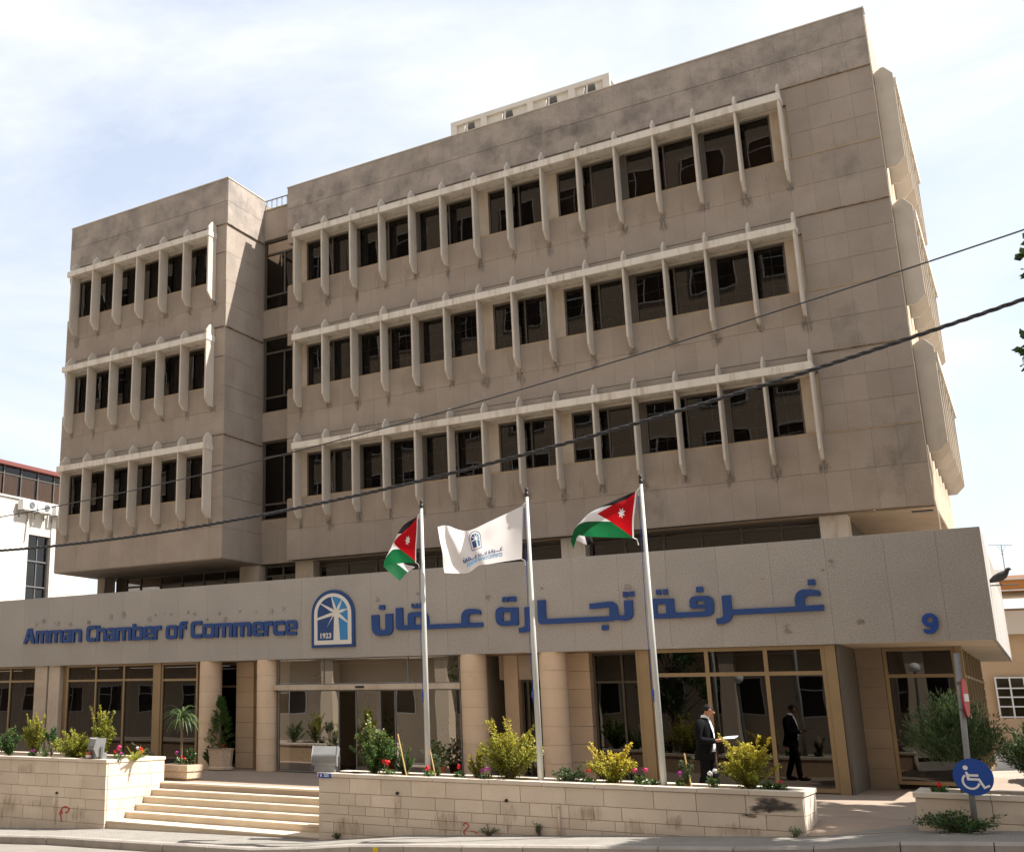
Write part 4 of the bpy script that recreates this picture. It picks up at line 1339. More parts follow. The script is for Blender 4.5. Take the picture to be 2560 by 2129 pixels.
def flag_cloth_mat(name, kind):
    m, N, L, b = new_mat(name)
    b.inputs['Roughness'].default_value = .75
    b.inputs['Specular IOR Level'].default_value = .2
    out = N['Material Output']
    tl = N.new('ShaderNodeBsdfTranslucent')
    mxs = N.new('ShaderNodeMixShader'); mxs.inputs['Fac'].default_value = .42
    L.new(b.outputs['BSDF'], mxs.inputs[1]); L.new(tl.outputs['BSDF'], mxs.inputs[2])
    L.new(mxs.outputs['Shader'], out.inputs['Surface'])
    if kind == 'white':
        c = (0.86, 0.83, 0.82, 1)
        b.inputs['Base Color'].default_value = c; tl.inputs['Color'].default_value = c
        return m
    uv = N.new('ShaderNodeUVMap')
    sp = N.new('ShaderNodeSeparateXYZ'); L.new(uv.outputs['UV'], sp.inputs[0])
    U, V = sp.outputs['X'], sp.outputs['Y']

    def mth(op, a, c=None, d=None):
        k = N.new('ShaderNodeMath'); k.operation = op
        for i, s in enumerate((a, c, d)):
            if s is None: continue
            if isinstance(s, (int, float)): k.inputs[i].default_value = s
            else: L.new(s, k.inputs[i])
        return k.outputs[0]

    def mix(f, a, c):
        x_ = N.new('ShaderNodeMix'); x_.data_type = 'RGBA'
        L.new(f, x_.inputs['Factor'])
        for s, v_ in (('A', a), ('B', c)):
            if isinstance(v_, tuple): x_.inputs[s].default_value = v_
            else: L.new(v_, x_.inputs[s])
        return x_.outputs['Result']
    BL, WH, GR, RD = (.012, .010, .012, 1), (.84, .81, .82, 1), (.008, .115, .038, 1), (.52, .006, .012, 1)
    col = mix(mth('GREATER_THAN', V, 1 / 3), BL, WH)
    col = mix(mth('GREATER_THAN', V, 2 / 3), col, GR)
    tri = mth('LESS_THAN', mth('ADD', U, mth('ABSOLUTE', mth('SUBTRACT', V, .5))), .5)
    col = mix(tri, col, RD)
    dx = mth('MULTIPLY', mth('SUBTRACT', U, .185), 2.0)
    dy = mth('SUBTRACT', V, .5)
    r_ = mth('SQRT', mth('ADD', mth('MULTIPLY', dx, dx), mth('MULTIPLY', dy, dy)))
    an = mth('ADD', mth('MULTIPLY', mth('ARCTAN2', dy, dx), 7 / (2 * PI)), 7.0)
    saw = mth('MULTIPLY', mth('ABSOLUTE', mth('SUBTRACT', mth('FRACT', an), .5)), 2.0)
    rad = mth('ADD', mth('MULTIPLY', saw, .062), .043)
    col = mix(mth('LESS_THAN', r_, rad), col, WH)
    col = mix(mth('LESS_THAN', U, .022), col, WH)
    L.new(col, b.inputs['Base Color']); L.new(col, tl.inputs['Color'])
    return m


M['flag'] = flag_cloth_mat('tricolour flag cloth', 'flag')
M['flagwhite'] = flag_cloth_mat('white flag cloth', 'white')


def make_flag(name, label, cols, m, rip, seed, nu=56, nv=28):
    fn = flag_fn(cols, rip, seed)
    b = MB(); b.uv = []
    for i in range(nu + 1):
        for j in range(nv + 1):
            b.v.append(tuple(fn(i / nu, j / nv))); b.uv.append((i / nu, j / nv))
    for i in range(nu):
        for j in range(nv):
            k = i * (nv + 1) + j
            b.f.append((k, k + 1, k + nv + 2, k + nv + 1))
    base = Vector(cols[0][1][3])
    t = thing(name, label, 'flag', base)
    o = b.build('cloth', m, t, smooth=True, loc=-base)
    # rope ends and toggles
    q = MB()
    p0, p1 = Vector(cols[0][1][0]), base
    q.tube([p0, p0 + Vector((.06, 0, .05))], .012, 6)
    q.tube([p1, p1 + Vector((.05, 0, -.03)), p1 + Vector((.06, .02, -.12))], .010, 6)
    q.build('tie', M['signwhite'], t, loc=-base)
    return t, o, fn


for i, (px, lab) in enumerate(((8.43, 'left of the three grey flagpoles on the planter wall'), (10.54, 'middle of the three grey flagpoles, flying the white flag'), (12.575, 'right of the three grey flagpoles, nearest the man in the suit'))):
    fp = thing('flagpole', lab, 'flagpole', (px, -7.78, .39), group='flagpoles along the planter')
    b = MB(); b.tube([(0, 0, 0), (0, 0, 2.6), (0.01, 0, 4.92)], [.052, .044, .027], 16); b.build('pole', M['pole'], fp, smooth=True)
    b = MB(); b.lathe([(.03, 4.90), (.034, 4.92), (.034, 4.97), (.026, 4.975), (.032, 5.0), (.03, 5.04), (.012, 5.06)], (.01, 0, 0), 14); b.build('finial', M['black'], fp, smooth=True)
    b = MB(); b.box(-.055, -.02, -.02, .02, 4.70, 4.78); b.build('pulley', M['pole'], fp)
    b = MB(); b.tube([(-.05, 0, 4.72), (-.06, -.01, 3.6), (-.075, -.01, 2.6), (-.062, -.01, 1.55)], .0055, 5); b.build('halyard', M['rope'], fp)
    b = MB(); b.ball((-.052, -.03, 1.47), (.022, .02, .075), 10, 8); b.tube([(-.05, -.03, 1.40), (-.045, -.03, 1.34)], .012, 6); b.build('cleat_rope', M['rope'], fp)

f1, _, _ = make_flag('national_flag', 'drooping black white green flag with red triangle on the left flagpole', FLAG1, M['flag'], .02, 1)
f3, _, _ = make_flag('national_flag', 'spread black white green flag with red triangle on the right flagpole', FLAG3, M['flag'], .025, 2)
f2, cloth2, fn2 = make_flag('white_flag', 'white flag with blue emblem and lettering on the middle flagpole', FLAG2, M['flagwhite'], .022, 3)
f2b = Vector(FLAG2[0][1][3])


def print_on(me, mapuv, m, name):
    """bend a flat XZ mesh onto the flag: mapuv turns (x,z) into (u,v)"""
    bm_ = bmesh.new(); bm_.from_mesh(me)
    bmesh.ops.triangulate(bm_, faces=bm_.faces)
    bmesh.ops.subdivide_edges(bm_, edges=[e for e in bm_.edges if e.calc_length() > .12], cuts=2, use_grid_fill=False)
    for v in bm_.verts:
        u, w = mapuv(v.co.x, v.co.z)
        p = fn2(u, w)
        du, dv = fn2(u + .01, w) - p, fn2(u, w + .01) - p
        n = du.cross(dv).normalized()
        if n.y > 0: n = -n
        p = p + n * .008
        v.co = p
    bm_.to_mesh(me); bm_.free()
    place(me, name, m, cloth2)


def one_sided(me):
    bm_ = bmesh.new(); bm_.from_mesh(me)
    bmesh.ops.delete(bm_, geom=[f for f in bm_.faces if f.normal.y > -.9], context='FACES')
    bm_.to_mesh(me); bm_.free()
    return me


M['printblue'] = mat('printed blue', (0.035, 0.085, 0.26), .7)
M['printcyan'] = mat('printed sky blue', (0.20, 0.48, 0.80), .7)
em_uv = lambda x, z: (.565 - x * .115, .555 - z * .335)
ring = [arch(.655, 0, .86), arch(.60, .05, .855)[::-1]]
print_on(one_sided(flat_shape(ring, .01)), em_uv, M['printblue'], 'printed_emblem')
for p, m in EMB_FIELDS:
    print_on(one_sided(flat_shape([p], .01)), em_uv, M['printblue'] if m is M['blue2'] else M['printcyan'], 'printed_emblem')
ax = [p[0] for g in ARABIC for p in g[0]]
a0, a1 = min(ax), max(ax)
for g in ARABIC:
    print_on(one_sided(flat_shape([[(p[0], p[1]) for p in lp] for lp in g], .01)), lambda x, z: (.745 - (x - a0) / (a1 - a0) * .51, .755 - (z - 3.5) * .155), M['printblue'], 'printed_lettering')
e0, e1 = EN[0][1], EN[-1][2]
for c, a, e in EN:
    print_on(one_sided(flat_shape([[(p[0] + a, p[1]) for p in lp] for lp in glyph(c, e - a)], .01)), lambda x, z: (.72 - (x - e0) / (e1 - e0) * .485, .875 - z * .22), M['printcyan'], 'printed_lettering')

# ------------------------------------------------------------------ overhead cables
def cable(label, pts, r, twist=None):
    xs_ = [p[0] for p in pts]
    c = np.polyfit(xs_, [p[1] for p in pts], 3 if len(pts) > 5 else 2)
    c = np.polyfit(xs_, [p[1] for p in pts], 2)
    f = lambda x: float(np.polyval(c, x))
    X0, X1 = -30.0, 34.0
    t = thing('overhead_cable', label, 'cable', (X0, -10, f(X0)))
    base = Vector((X0, -10, f(X0)))
    if twist is None:
        b = MB(); b.tube([Vector((x_, -10, f(x_))) - base for x_ in np.linspace(X0, X1, 90)], r, 6)
        b.build('strand', M['wire'], t)
    else:
        for k in range(3):
            b = MB()
            pp = []
            for x_ in np.linspace(X0, X1, 900):
                a = x_ * 2 * PI / twist + k * 2 * PI / 3
                pp.append(Vector((x_, -10 + r * math.cos(a), f(x_) + r * math.sin(a))) - base)
            b.tube(pp, r * .95, 5)
            b.build('strand', M['wire'], t, smooth=True)
    return t


cable('thin black wire crossing high in front of the facade', [(18.34, 7.59), (16.99, 7.35), (14.01, 6.98), (10.85, 6.42), (7.0, 6.19), (2.16, 5.8), (-.76, 5.67)], .011)
cable('thick twisted black cable sagging across the facade', [(18.2, 6.64), (16.99, 6.44), (15.91, 6.22), (11.64, 5.54), (9.48, 5.32), (5.92, 4.99), (2.22, 4.91), (-.69, 4.94)], .0165, .5)

# ------------------------------------------------------------------ floodlights
def floodlight(label, x, y, z, rz, tilt):
    t = thing('floodlight', label, 'floodlight', (x, y, z), rz, group='floodlights on the planters')
    b = MB()
    b.prism([(-.13, -.15), (.0, -.15), (.13, .16), (-.06, .20), (-.16, .02)], 'x', -.24, .24)
    h = b.build('housing', M['metalgrey'], t, loc=(0, 0, .27), bevel=.015)
    h.rotation_euler = (tilt, 0, 0)
    b = MB(); b.box(-.21, .21, .0, .012, -.01, .30)
    gl = b.build('lamp_glass', M['signwhite'], h, loc=(0, .012, -.13)); gl.rotation_euler = (-.40, 0, 0)
    b = MB()
    for k in range(9): b.box(-.21 + .05 * k, -.203 + .05 * k, -.155, -.05, -.10, .06)
    b.build('cooling_fins', M['metalgrey'], h)
    b = MB()
    for sx in (-.26, .26): b.box(sx - .012, sx + .012, -.02, .02, .03, .29)
    b.box(-.272, .272, -.025, .025, .0, .03)
    b.build('bracket', M['darkmetal'], t)
    b = MB(); b.box(-.2, .2, -.12, .14, 0, .16); b.build('ballast_box', M['metalgrey'], t, bevel=.01)
    return t


floodlight('grey floodlight tilted up on the left planter corner', .42, -7.86, .52, -.5, .25)
fl2 = floodlight('grey floodlight at the left end of the middle planter wall', 6.33, -7.88, .46, .35, -.05)
b = MB(); b.tube([(.12, -.05, .02), (.47, -.08, .012), (.75, .08, -.02)], .014, 6); b.build('cord', M['black'], fl2)

# ------------------------------------------------------------------ round signs on a post
sp_t = thing('sign_post', 'grey post with a blue wheelchair disc and a red no entry disc', 'road sign', (16.75, -8.3, gz(16.75)))
b = MB(); b.tube([(0, 0, -.1), (.02, 0, .9), (.07, 0, 2.31)], .038, 12); b.build('post', M['metalgrey'], sp_t, smooth=True)
wd = bpy.data.objects.new('wheelchair_disc', MB().tube([(0, 0, 0), (0, -.012, 0)], .235, 48).mesh('wheelchair_disc', M['signblue']))
COL.objects.link(wd); wd.parent = sp_t; wd.location = (.06, -.045, .70); wd.rotation_euler = (0, 0, -.12)


def arcpts(cx, cz, r, a0, a1, n=18): return [(cx + r * math.cos(R(a0 + (a1 - a0) * i / n)), cz + r * math.sin(R(a0 + (a1 - a0) * i / n))) for i in range(n + 1)]


def ribbon(pts, w):
    lft, rgt = [], []
    for i, p in enumerate(pts):
        q0, q1 = Vector(pts[max(0, i - 1)]), Vector(pts[min(len(pts) - 1, i + 1)])
        d = (q1 - q0).normalized(); n = Vector((-d.y, d.x)) * w / 2
        lft.append((p[0] + n.x, p[1] + n.y)); rgt.append((p[0] - n.x, p[1] - n.y))
    return lft + rgt[::-1]


wheel = ribbon(arcpts(-.03, -.055, .095, 130, 345), .026)
body = [(-.085, .06), (-.06, .065), (-.045, .035), (.065, .035), (.065, .005), (-.045, .005), (-.04, -.015), (.075, -.015), (.125, -.115), (.175, -.09), (.185, -.115), (.112, -.15), (.055, -.045), (-.07, -.045)]
head = arcpts(-.075, .115, .03, 0, 345, 16)
for lp, nm in ((wheel, 'wheel_mark'), (body, 'figure_mark'), (head, 'head_mark')):
    o = place(flat_shape([lp], .006), nm, M['signwhite'], wd, 0, -.0125, 0)
ne = bpy.data.objects.new('no_entry_disc', MB().tube([(0, 0, 0), (0, -.012, 0)], .255, 48).mesh('no_entry_disc', M['signred']))
COL.objects.link(ne); ne.parent = sp_t; ne.location = (.10, -.05, 1.72); ne.rotation_euler = (0, 0, 1.49)
b = MB(); b.box(-.19, .19, -.018, -.0125, -.05, .05); b.build('white_bar', M['signwhite'], ne)
b = MB()
for zz in (.62, .80, 1.55, 1.90): b.tube([(.02 + .02 * zz, 0, zz), (.02 + .02 * zz, 0, zz + .03)], .046, 12)
b.build('clamp', M['darkmetal'], sp_t)

# ------------------------------------------------------------------ pigeon on the fascia end
pg = thing('pigeon', 'dark pigeon perched on a rod at the right end of the fascia', 'pigeon', (17.30, -.45, 4.04), .0)
b = MB()
prof = [(-.20, .012, .00), (-.15, .03, .01), (-.06, .07, .05), (.03, .085, .09), (.10, .075, .13), (.15, .045, .18), (.17, .038, .22), (.20, .035, .235), (.225, .018, .225), (.235, .004, .22)]
b.tube([(x_, 0, z_) for x_, r_, z_ in prof], [r_ for _, r_, _ in prof], 14)
b.build('body', mat('pigeon feathers', (.035, .033, .036), .7, (.06, .058, .06), 12), pg, smooth=True)
b = MB(); b.add([(-.14, -.035, .0), (-.14, .035, .0), (-.30, .045, -.03), (-.30, -.045, -.03), (-.14, -.035, .018), (-.14, .035, .018), (-.30, .045, -.018), (-.30, -.045, -.018)], [(0, 1, 2, 3), (7, 6, 5, 4), (0, 4, 5, 1), (1, 5, 6, 2), (2, 6, 7, 3), (3, 7, 4, 0)])
b.build('tail', M['black'], pg)
b = MB(); b.add([(.23, -.006, .225), (.23, .006, .225), (.255, 0, .215), (.23, 0, .212)], [(0, 1, 2), (0, 2, 3), (1, 3, 2)]); b.build('beak', M['metalgrey'], pg)
for s in (-1, 1):
    b = MB(); b.tube([(.02, .03 * s, .02), (.025, .03 * s, -.055), (.05, .03 * s, -.06)], .006, 5); b.build('leg', M['terracotta'], pg)
b = MB(); b.tube([(17.14, -.45, 3.968), (17.62, -.45, 3.968)], .012, 6)
b.build('bracket_rod', M['darkmetal'], BLD)
# ------------------------------------------------------------------ plants
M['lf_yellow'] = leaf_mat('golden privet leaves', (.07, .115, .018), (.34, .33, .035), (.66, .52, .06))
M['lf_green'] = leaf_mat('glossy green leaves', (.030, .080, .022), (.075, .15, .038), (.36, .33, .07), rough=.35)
M['lf_grey'] = leaf_mat('grey green leaves', (.050, .085, .035), (.10, .14, .06), (.20, .23, .10))
M['lf_conifer'] = leaf_mat('conifer sprays', (.030, .075, .012), (.075, .145, .022), trans=.25)
M['lf_juniper'] = leaf_mat('cypress sprays', (.030, .060, .020), (.075, .12, .04), (.15, .19, .08), trans=.25)
M['lf_strap'] = leaf_mat('strap leaves', (.05, .085, .03), (.12, .17, .06), trans=.3)
M['lf_cycad'] = leaf_mat('cycad leaves', (.20, .22, .02), (.36, .36, .05), trans=.35)
M['lf_tree'] = leaf_mat('dark tree leaves', (.018, .045, .014), (.04, .085, .022), (.09, .14, .04))


def leaves(b, c, d, L_, W_, tone, fold=.25):
    """one leaf at c pointing along d: two quads folded on the midrib"""
    d = d.normalized()
    s = d.cross(Vector((0, 0, 1)))
    s = s.normalized() if s.length > 1e-3 else Vector((1, 0, 0))
    a = RNG.uniform(-1.0, 1.0)
    n = s.cross(d)
    s2 = s * math.cos(a) + n * math.sin(a)
    n2 = s2.cross(d)
    tip = c + d * L_
    m = c + d * L_ * .5
    k = len(b.v)
    b.v += [tuple(c), tuple(m + s2 * W_ + n2 * W_ * fold), tuple(tip), tuple(m - s2 * W_ + n2 * W_ * fold)]
    b.f += [(k, k + 1, k + 2), (k, k + 2, k + 3)]
    b.tone += [tone, tone]


def rdir(r, up=0.0):
    v = Vector((r.gauss(0, 1), r.gauss(0, 1), r.gauss(0, 1) + up))
    return v.normalized()


def shrub(label, x, y, z, w, h, m, seed, n_stem=24, lf=(.05, .018), per=70, spikes=4, yellow=.6, lean=(0, 0), name='shrub', cat='shrub', base=.16, group=None, round_=True):
    """stems fan out from the base, leaves sit along the outer part of each stem"""
    r = random.Random(seed)
    t = thing(name, label, cat, (x, y, z), group=group)
    st, lv = MB(), MB()
    lv.tone = []
    for i in range(n_stem + spikes):
        spike = i >= n_stem
        a = r.uniform(0, 2 * PI)
        q = math.sqrt(r.random())
        tx, ty = math.cos(a) * q * w / 2 * 1.06, math.sin(a) * q * w / 2 * .85
        tz = h * (.30 + .66 * math.sqrt(max(0, 1 - q * q)) * r.uniform(.72, 1.0)) if round_ else h * r.uniform(.5, .95)
        if spike:
            tz = h * r.uniform(.92, 1.12) if r.random() < .7 else tz
            tx, ty = tx * 1.1, ty
        tx += lean[0] * tz / h; ty += lean[1] * tz / h
        p0 = Vector((r.uniform(-.03, .03), r.uniform(-.03, .03), 0))
        p3 = Vector((tx, ty, tz))
        p1 = Vector((tx * .18, ty * .18, tz * .38)); p2 = Vector((tx * .62, ty * .62, tz * .72))
        pts = []
        for k in range(7):
            s = k / 6
            pts.append(p0 * (1 - s) ** 3 + p1 * 3 * s * (1 - s) ** 2 + p2 * 3 * s * s * (1 - s) + p3 * s ** 3)
        st.tube(pts, [.010 * (1 - .8 * k / 6) for k in range(7)], 4, cap=False)
        n = int(per * 1.6) if not spike else int(per * .9)
        for k in range(n):
            s = base + (1 - base) * r.random() ** (.75 if not spike else .6)
            j = min(5, int(s * 6)); fr = s * 6 - j
            c = pts[j].lerp(pts[j + 1], fr)
            spread = (.075 * (1 - s * .55) if not spike else .022) * max(w, .4)
            c = c + rdir(r) * r.random() * spread * 1.6
            d = (pts[j + 1] - pts[j]).normalized() * .7 + rdir(r) * .9
            hi = min(1, max(0, (c.z / h)))
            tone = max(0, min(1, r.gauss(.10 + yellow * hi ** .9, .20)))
            L_ = lf[0] * .84 * r.uniform(.6, 1.25)
            leaves(lv, c, d, L_, lf[1] * .84 * r.uniform(.7, 1.2), tone)
    st.build('stems', M['bark'], t)
    lv.build('foliage', M[m], t)
    return t


def flower_head(b, c, r_, rr):
    for _ in range(26):
        d = rdir(rr, .4)
        p = c + d * r_ * rr.uniform(.55, 1)
        s = d.orthogonal().normalized() * r_ * .38
        u = d.cross(s)
        k = len(b.v)
        b.v += [tuple(p + s), tuple(p + u), tuple(p - s), tuple(p - u)]
        b.f.append((k, k + 1, k + 2, k + 3))


def geranium(label, x, y, z, h, heads, seed, w=.24):
    """heads: (dx, dz, radius, material)"""
    r = random.Random(seed)
    t = thing('flowering_plant', label, 'flowers', (x, y, z))
    lv, st = MB(), MB(); lv.tone = []
    for k in range(90):
        a, q = r.uniform(0, 2 * PI), math.sqrt(r.random())
        c = Vector((math.cos(a) * q * w / 2, math.sin(a) * q * w / 2 * .7, r.uniform(.02, h * .62)))
        leaves(lv, c, rdir(r, .5), r.uniform(.035, .06), r.uniform(.018, .03), max(0, min(1, r.gauss(.4, .25))))
    for dx, dz, rad, m in heads:
        dy = r.uniform(-.04, .03)
        st.tube([(dx * .3, dy * .3, .02), (dx * .8, dy, dz * .6), (dx, dy, dz)], .005, 5)
        fb = MB(); flower_head(fb, Vector((dx, dy, dz)), rad, r)
        fb.build('flower_head', M[m], t)
    st.build('stems', M['lf_green'] if False else M['bark'], t)
    lv.build('foliage', M['lf_green'], t)
    return t


ZL, ZM, ZR = .485, .395, .455
# left planter
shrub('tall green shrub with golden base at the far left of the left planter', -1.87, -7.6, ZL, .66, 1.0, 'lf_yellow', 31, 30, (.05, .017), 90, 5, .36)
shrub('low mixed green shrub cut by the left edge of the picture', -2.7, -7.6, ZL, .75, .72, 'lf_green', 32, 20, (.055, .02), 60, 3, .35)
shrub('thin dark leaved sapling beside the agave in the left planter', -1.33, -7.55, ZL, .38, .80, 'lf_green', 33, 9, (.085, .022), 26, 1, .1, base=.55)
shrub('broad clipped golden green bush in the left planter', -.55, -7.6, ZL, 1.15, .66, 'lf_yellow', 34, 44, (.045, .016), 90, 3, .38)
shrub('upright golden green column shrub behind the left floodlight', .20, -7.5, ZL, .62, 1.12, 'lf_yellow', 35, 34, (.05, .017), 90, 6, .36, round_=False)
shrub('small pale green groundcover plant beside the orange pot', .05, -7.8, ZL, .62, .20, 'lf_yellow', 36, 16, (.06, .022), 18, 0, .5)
shrub('trailing grey green sprig arching out of the stone plant box', .25, -5.75, .36, .5, .40, 'lf_grey', 37, 8, (.045, .013), 50, 2, .3, lean=(-.55, 0))
geranium('magenta flowers low in the left planter beside the agave', -1.75, -7.75, ZL, .18, [(-.05, .17, .04, 'magenta'), (.07, .19, .035, 'magenta')], 41, .2)
geranium('pink and red geraniums beside the left floodlight', .88, -7.7, ZL, .26, [(.02, .30, .062, 'pink'), (-.08, .22, .045, 'red'), (.10, .18, .035, 'magenta')], 42, .28)
geranium('red and white geraniums at the corner of the left planter', 1.0 - .22, -6.9, ZL, .2, [(.0, .24, .05, 'red'), (-.09, .26, .04, 'signwhite'), (.06, .19, .05, 'red')], 43, .26)


def rosette(label, x, y, z, n, L_, W_, m, seed, arch_=.5, name='agave', trunk=0.0, cat='plant', droop=.6, feather=False):
    r = random.Random(seed)
    t = thing(name, label, cat, (x, y, z))
    lv = MB(); lv.tone = []
    for i in range(n):
        a = 2 * PI * i / n * 2.4 + r.uniform(-.2, .2)
        el = r.uniform(.15, 1.35) if trunk else r.uniform(.5, 1.3)
        d = Vector((math.cos(a) * math.cos(el), math.sin(a) * math.cos(el), math.sin(el)))
        p = Vector((0, 0, trunk))
        seg = 6
        ll = L_ * r.uniform(.75, 1.1)
        side = d.cross(Vector((0, 0, 1))).normalized()
        tone = r.random()
        prev = None
        for k in range(seg + 1):
            s = k / seg
            wd_ = W_ * (1 - s) ** .6 * (.6 + .8 * min(1, s * 4)) if k < seg else .001
            if feather:
                if k:
                    for q in range(5):
                        pp = p - d * ll / seg * q / 5
                        for sg in (-1, 1):
                            leaves(lv, pp, side * sg + d * .55 + Vector((0, 0, .15)), W_ * 3.2 * (1 - s * .5), W_ * .35, tone)
            idx = len(lv.v)
            lv.v += [tuple(p + side * wd_), tuple(p + Vector((0, 0, -.25 * wd_))), tuple(p - side * wd_)]
            if prev is not None:
                lv.f += [(prev, idx, idx + 1, prev + 1), (prev + 1, idx + 1, idx + 2, prev + 2)]
                lv.tone += [tone, tone]
            prev = idx
            p = p + d * ll / seg
            d = (d + Vector((0, 0, -droop * arch_ / seg * 2))).normalized()
    lv.build('leaves', M[m], t)
    if trunk:
        b = MB(); b.tube([(0, 0, 0), (.01, 0, trunk * .5), (0, 0, trunk + .03)], [.035, .028, .03], 8); b.build('trunk', M['bark'], t)
    return t


rosette('spiky grey green agave in the left planter', -1.30, -7.8, ZL, 18, .42, .018, 'lf_strap', 51, .3)
rosette('small yellow green cycad by the left planter corner', .98, -7.3, ZL - .0, 13, .36, .020, 'lf_cycad', 52, .35, name='cycad', feather=True)
b = MB(); b.lathe([(.045, 0), (.052, .02), (.07, .12), (.075, .12), (.075, .15), (.064, .15), (.06, .11)], seg=18)
pt = b.build('flower_pot', M['terracotta'], smooth=False, loc=(.28, -8.02 + .03, .545)); tag(pt, 'tiny orange and white pot on the left planter coping', 'pot')
b = MB(); b.lathe([(.063, .03), (.071, .085), (.0705, .086)], seg=18); b.build('white_band', M['signwhite'], pt)

# middle planter, left to right
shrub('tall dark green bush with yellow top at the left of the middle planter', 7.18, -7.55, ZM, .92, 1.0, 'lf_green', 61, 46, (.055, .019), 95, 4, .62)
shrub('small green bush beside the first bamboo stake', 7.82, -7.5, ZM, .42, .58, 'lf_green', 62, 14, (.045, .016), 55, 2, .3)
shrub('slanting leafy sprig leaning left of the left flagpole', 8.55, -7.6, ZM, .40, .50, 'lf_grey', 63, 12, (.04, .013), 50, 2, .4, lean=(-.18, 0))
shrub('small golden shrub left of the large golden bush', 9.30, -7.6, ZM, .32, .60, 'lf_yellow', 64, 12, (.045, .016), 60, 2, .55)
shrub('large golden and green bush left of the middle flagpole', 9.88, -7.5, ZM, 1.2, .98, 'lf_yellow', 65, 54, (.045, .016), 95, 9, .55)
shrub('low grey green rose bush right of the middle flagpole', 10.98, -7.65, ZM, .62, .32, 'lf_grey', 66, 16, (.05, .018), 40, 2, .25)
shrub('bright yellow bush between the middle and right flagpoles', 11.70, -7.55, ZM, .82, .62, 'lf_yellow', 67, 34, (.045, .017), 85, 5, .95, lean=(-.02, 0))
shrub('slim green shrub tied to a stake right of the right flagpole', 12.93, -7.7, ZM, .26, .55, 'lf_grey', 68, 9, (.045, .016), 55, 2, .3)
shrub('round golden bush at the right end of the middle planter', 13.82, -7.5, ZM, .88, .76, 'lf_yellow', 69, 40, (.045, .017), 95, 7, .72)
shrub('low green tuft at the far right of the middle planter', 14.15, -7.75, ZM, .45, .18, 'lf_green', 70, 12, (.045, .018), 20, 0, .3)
shrub('low green tuft at the foot of the right flagpole', 12.42, -7.8, ZM, .35, .16, 'lf_green', 71, 12, (.045, .018), 16, 0, .3)
geranium('pair of coral geraniums in front of the tall green bush', 7.66, -7.85, ZM, .26, [(.0, .27, .055, 'red'), (-.10, .29, .04, 'red')], 72)
geranium('pink geranium at the foot of the left flagpole', 8.52, -7.9, ZM, .22, [(-.02, .20, .055, 'red')], 73)
geranium('small red geranium left of the golden bush', 9.05, -7.8, ZM, .22, [(.0, .24, .04, 'red')], 74)
geranium('purple pink flowers under the large golden bush', 9.58, -7.9, ZM, .2, [(-.06, .19, .04, 'magenta'), (.05, .22, .045, 'magenta')], 75, .2)
geranium('red flower between the rose bush and the yellow bush', 11.38, -7.8, ZM, .2, [(.0, .24, .04, 'red')], 76, .2)
geranium('two red geraniums left of the right flagpole', 12.20, -7.75, ZM, .30, [(-.07, .27, .042, 'pink'), (.09, .28, .042, 'pink')], 77)
geranium('pale pink and white bloom in front of the man in the suit', 13.33, -7.75, ZM, .30, [(-.04, .26, .045, 'signwhite'), (.03, .30, .045, 'signwhite')], 78, .2)
geranium('magenta bloom on the slim staked shrub', 12.84, -7.8, ZM, .22, [(0, .25, .045, 'magenta')], 79, .16)
geranium('single red flower at the right end of the middle planter', 14.28, -7.7, ZM, .16, [(.0, .17, .03, 'red')], 80, .16)
for i, (xa, za, xb, zb, lab) in enumerate(((7.99, .42, 7.81, 1.17, 'tall bamboo stake leaning beside the small green bush'), (8.57, .60, 8.41, 1.16, 'bamboo stake leaning behind the left flagpole'), (13.0, .55, 12.92, .95, 'short bamboo stake in the slim shrub'))):
    b = MB()
    pp = [Vector((xa, -7.75, ZM - .03)).lerp(Vector((xb, -7.75, zb)), s / 6) for s in range(7)]
    b.tube(pp, [.013, .0125, .0135, .012, .013, .0115, .012], 7)
    tag(b.build('bamboo_stake', M['cane']), lab, 'stake', 'bamboo stakes')

# right planter: cypress-like bush
def spray_bush(label, x, y, z, w, h, m, seed, n=220, cone=False, name='conifer', parent_kind='plant', gap=.3):
    r = random.Random(seed)
    t = thing(name, label, parent_kind, (x, y, z))
    lv, st = MB(), MB(); lv.tone = []
    st.tube([(0, 0, 0), (.02, 0, h * .5), (0, 0, h * .85)], [.035, .02, .008], 6)
    for i in range(n):
        if cone:
            q = r.random() ** .8
            zz = h * q * .95
            rad = w / 2 * (1 - q) ** .8 + .02
            a = r.uniform(0, 2 * PI)
            base = Vector((0, 0, zz * .9)); tip = Vector((math.cos(a) * rad, math.sin(a) * rad, zz + .10 * h))
        else:
            a, q = r.uniform(0, 2 * PI), math.sqrt(r.random())
            zz = h * (.25 + .72 * math.sqrt(max(0, 1 - (q * .9) ** 2)) * r.uniform(.45, 1))
            base = Vector((r.uniform(-.1, .1), r.uniform(-.1, .1), zz * .45)); tip = Vector((math.cos(a) * q * w / 2, math.sin(a) * q * w / 2 * .75, zz))
        d = (tip - base)
        tone = max(0, min(1, r.gauss(.45, .25)))
        for k in range(34):
            s = gap + (1 - gap) * r.random()
            c = base + d * s + rdir(r) * (.05 if cone else .035)
            leaves(lv, c, d.normalized() * .9 + rdir(r) * .6 + Vector((0, 0, .2)), r.uniform(.05, .09), r.uniform(.006, .011), max(0, min(1, tone + r.uniform(-.15, .15))))
    st.build('stems', M['bark'], t)
    lv.build('foliage', M[m], t)
    return t


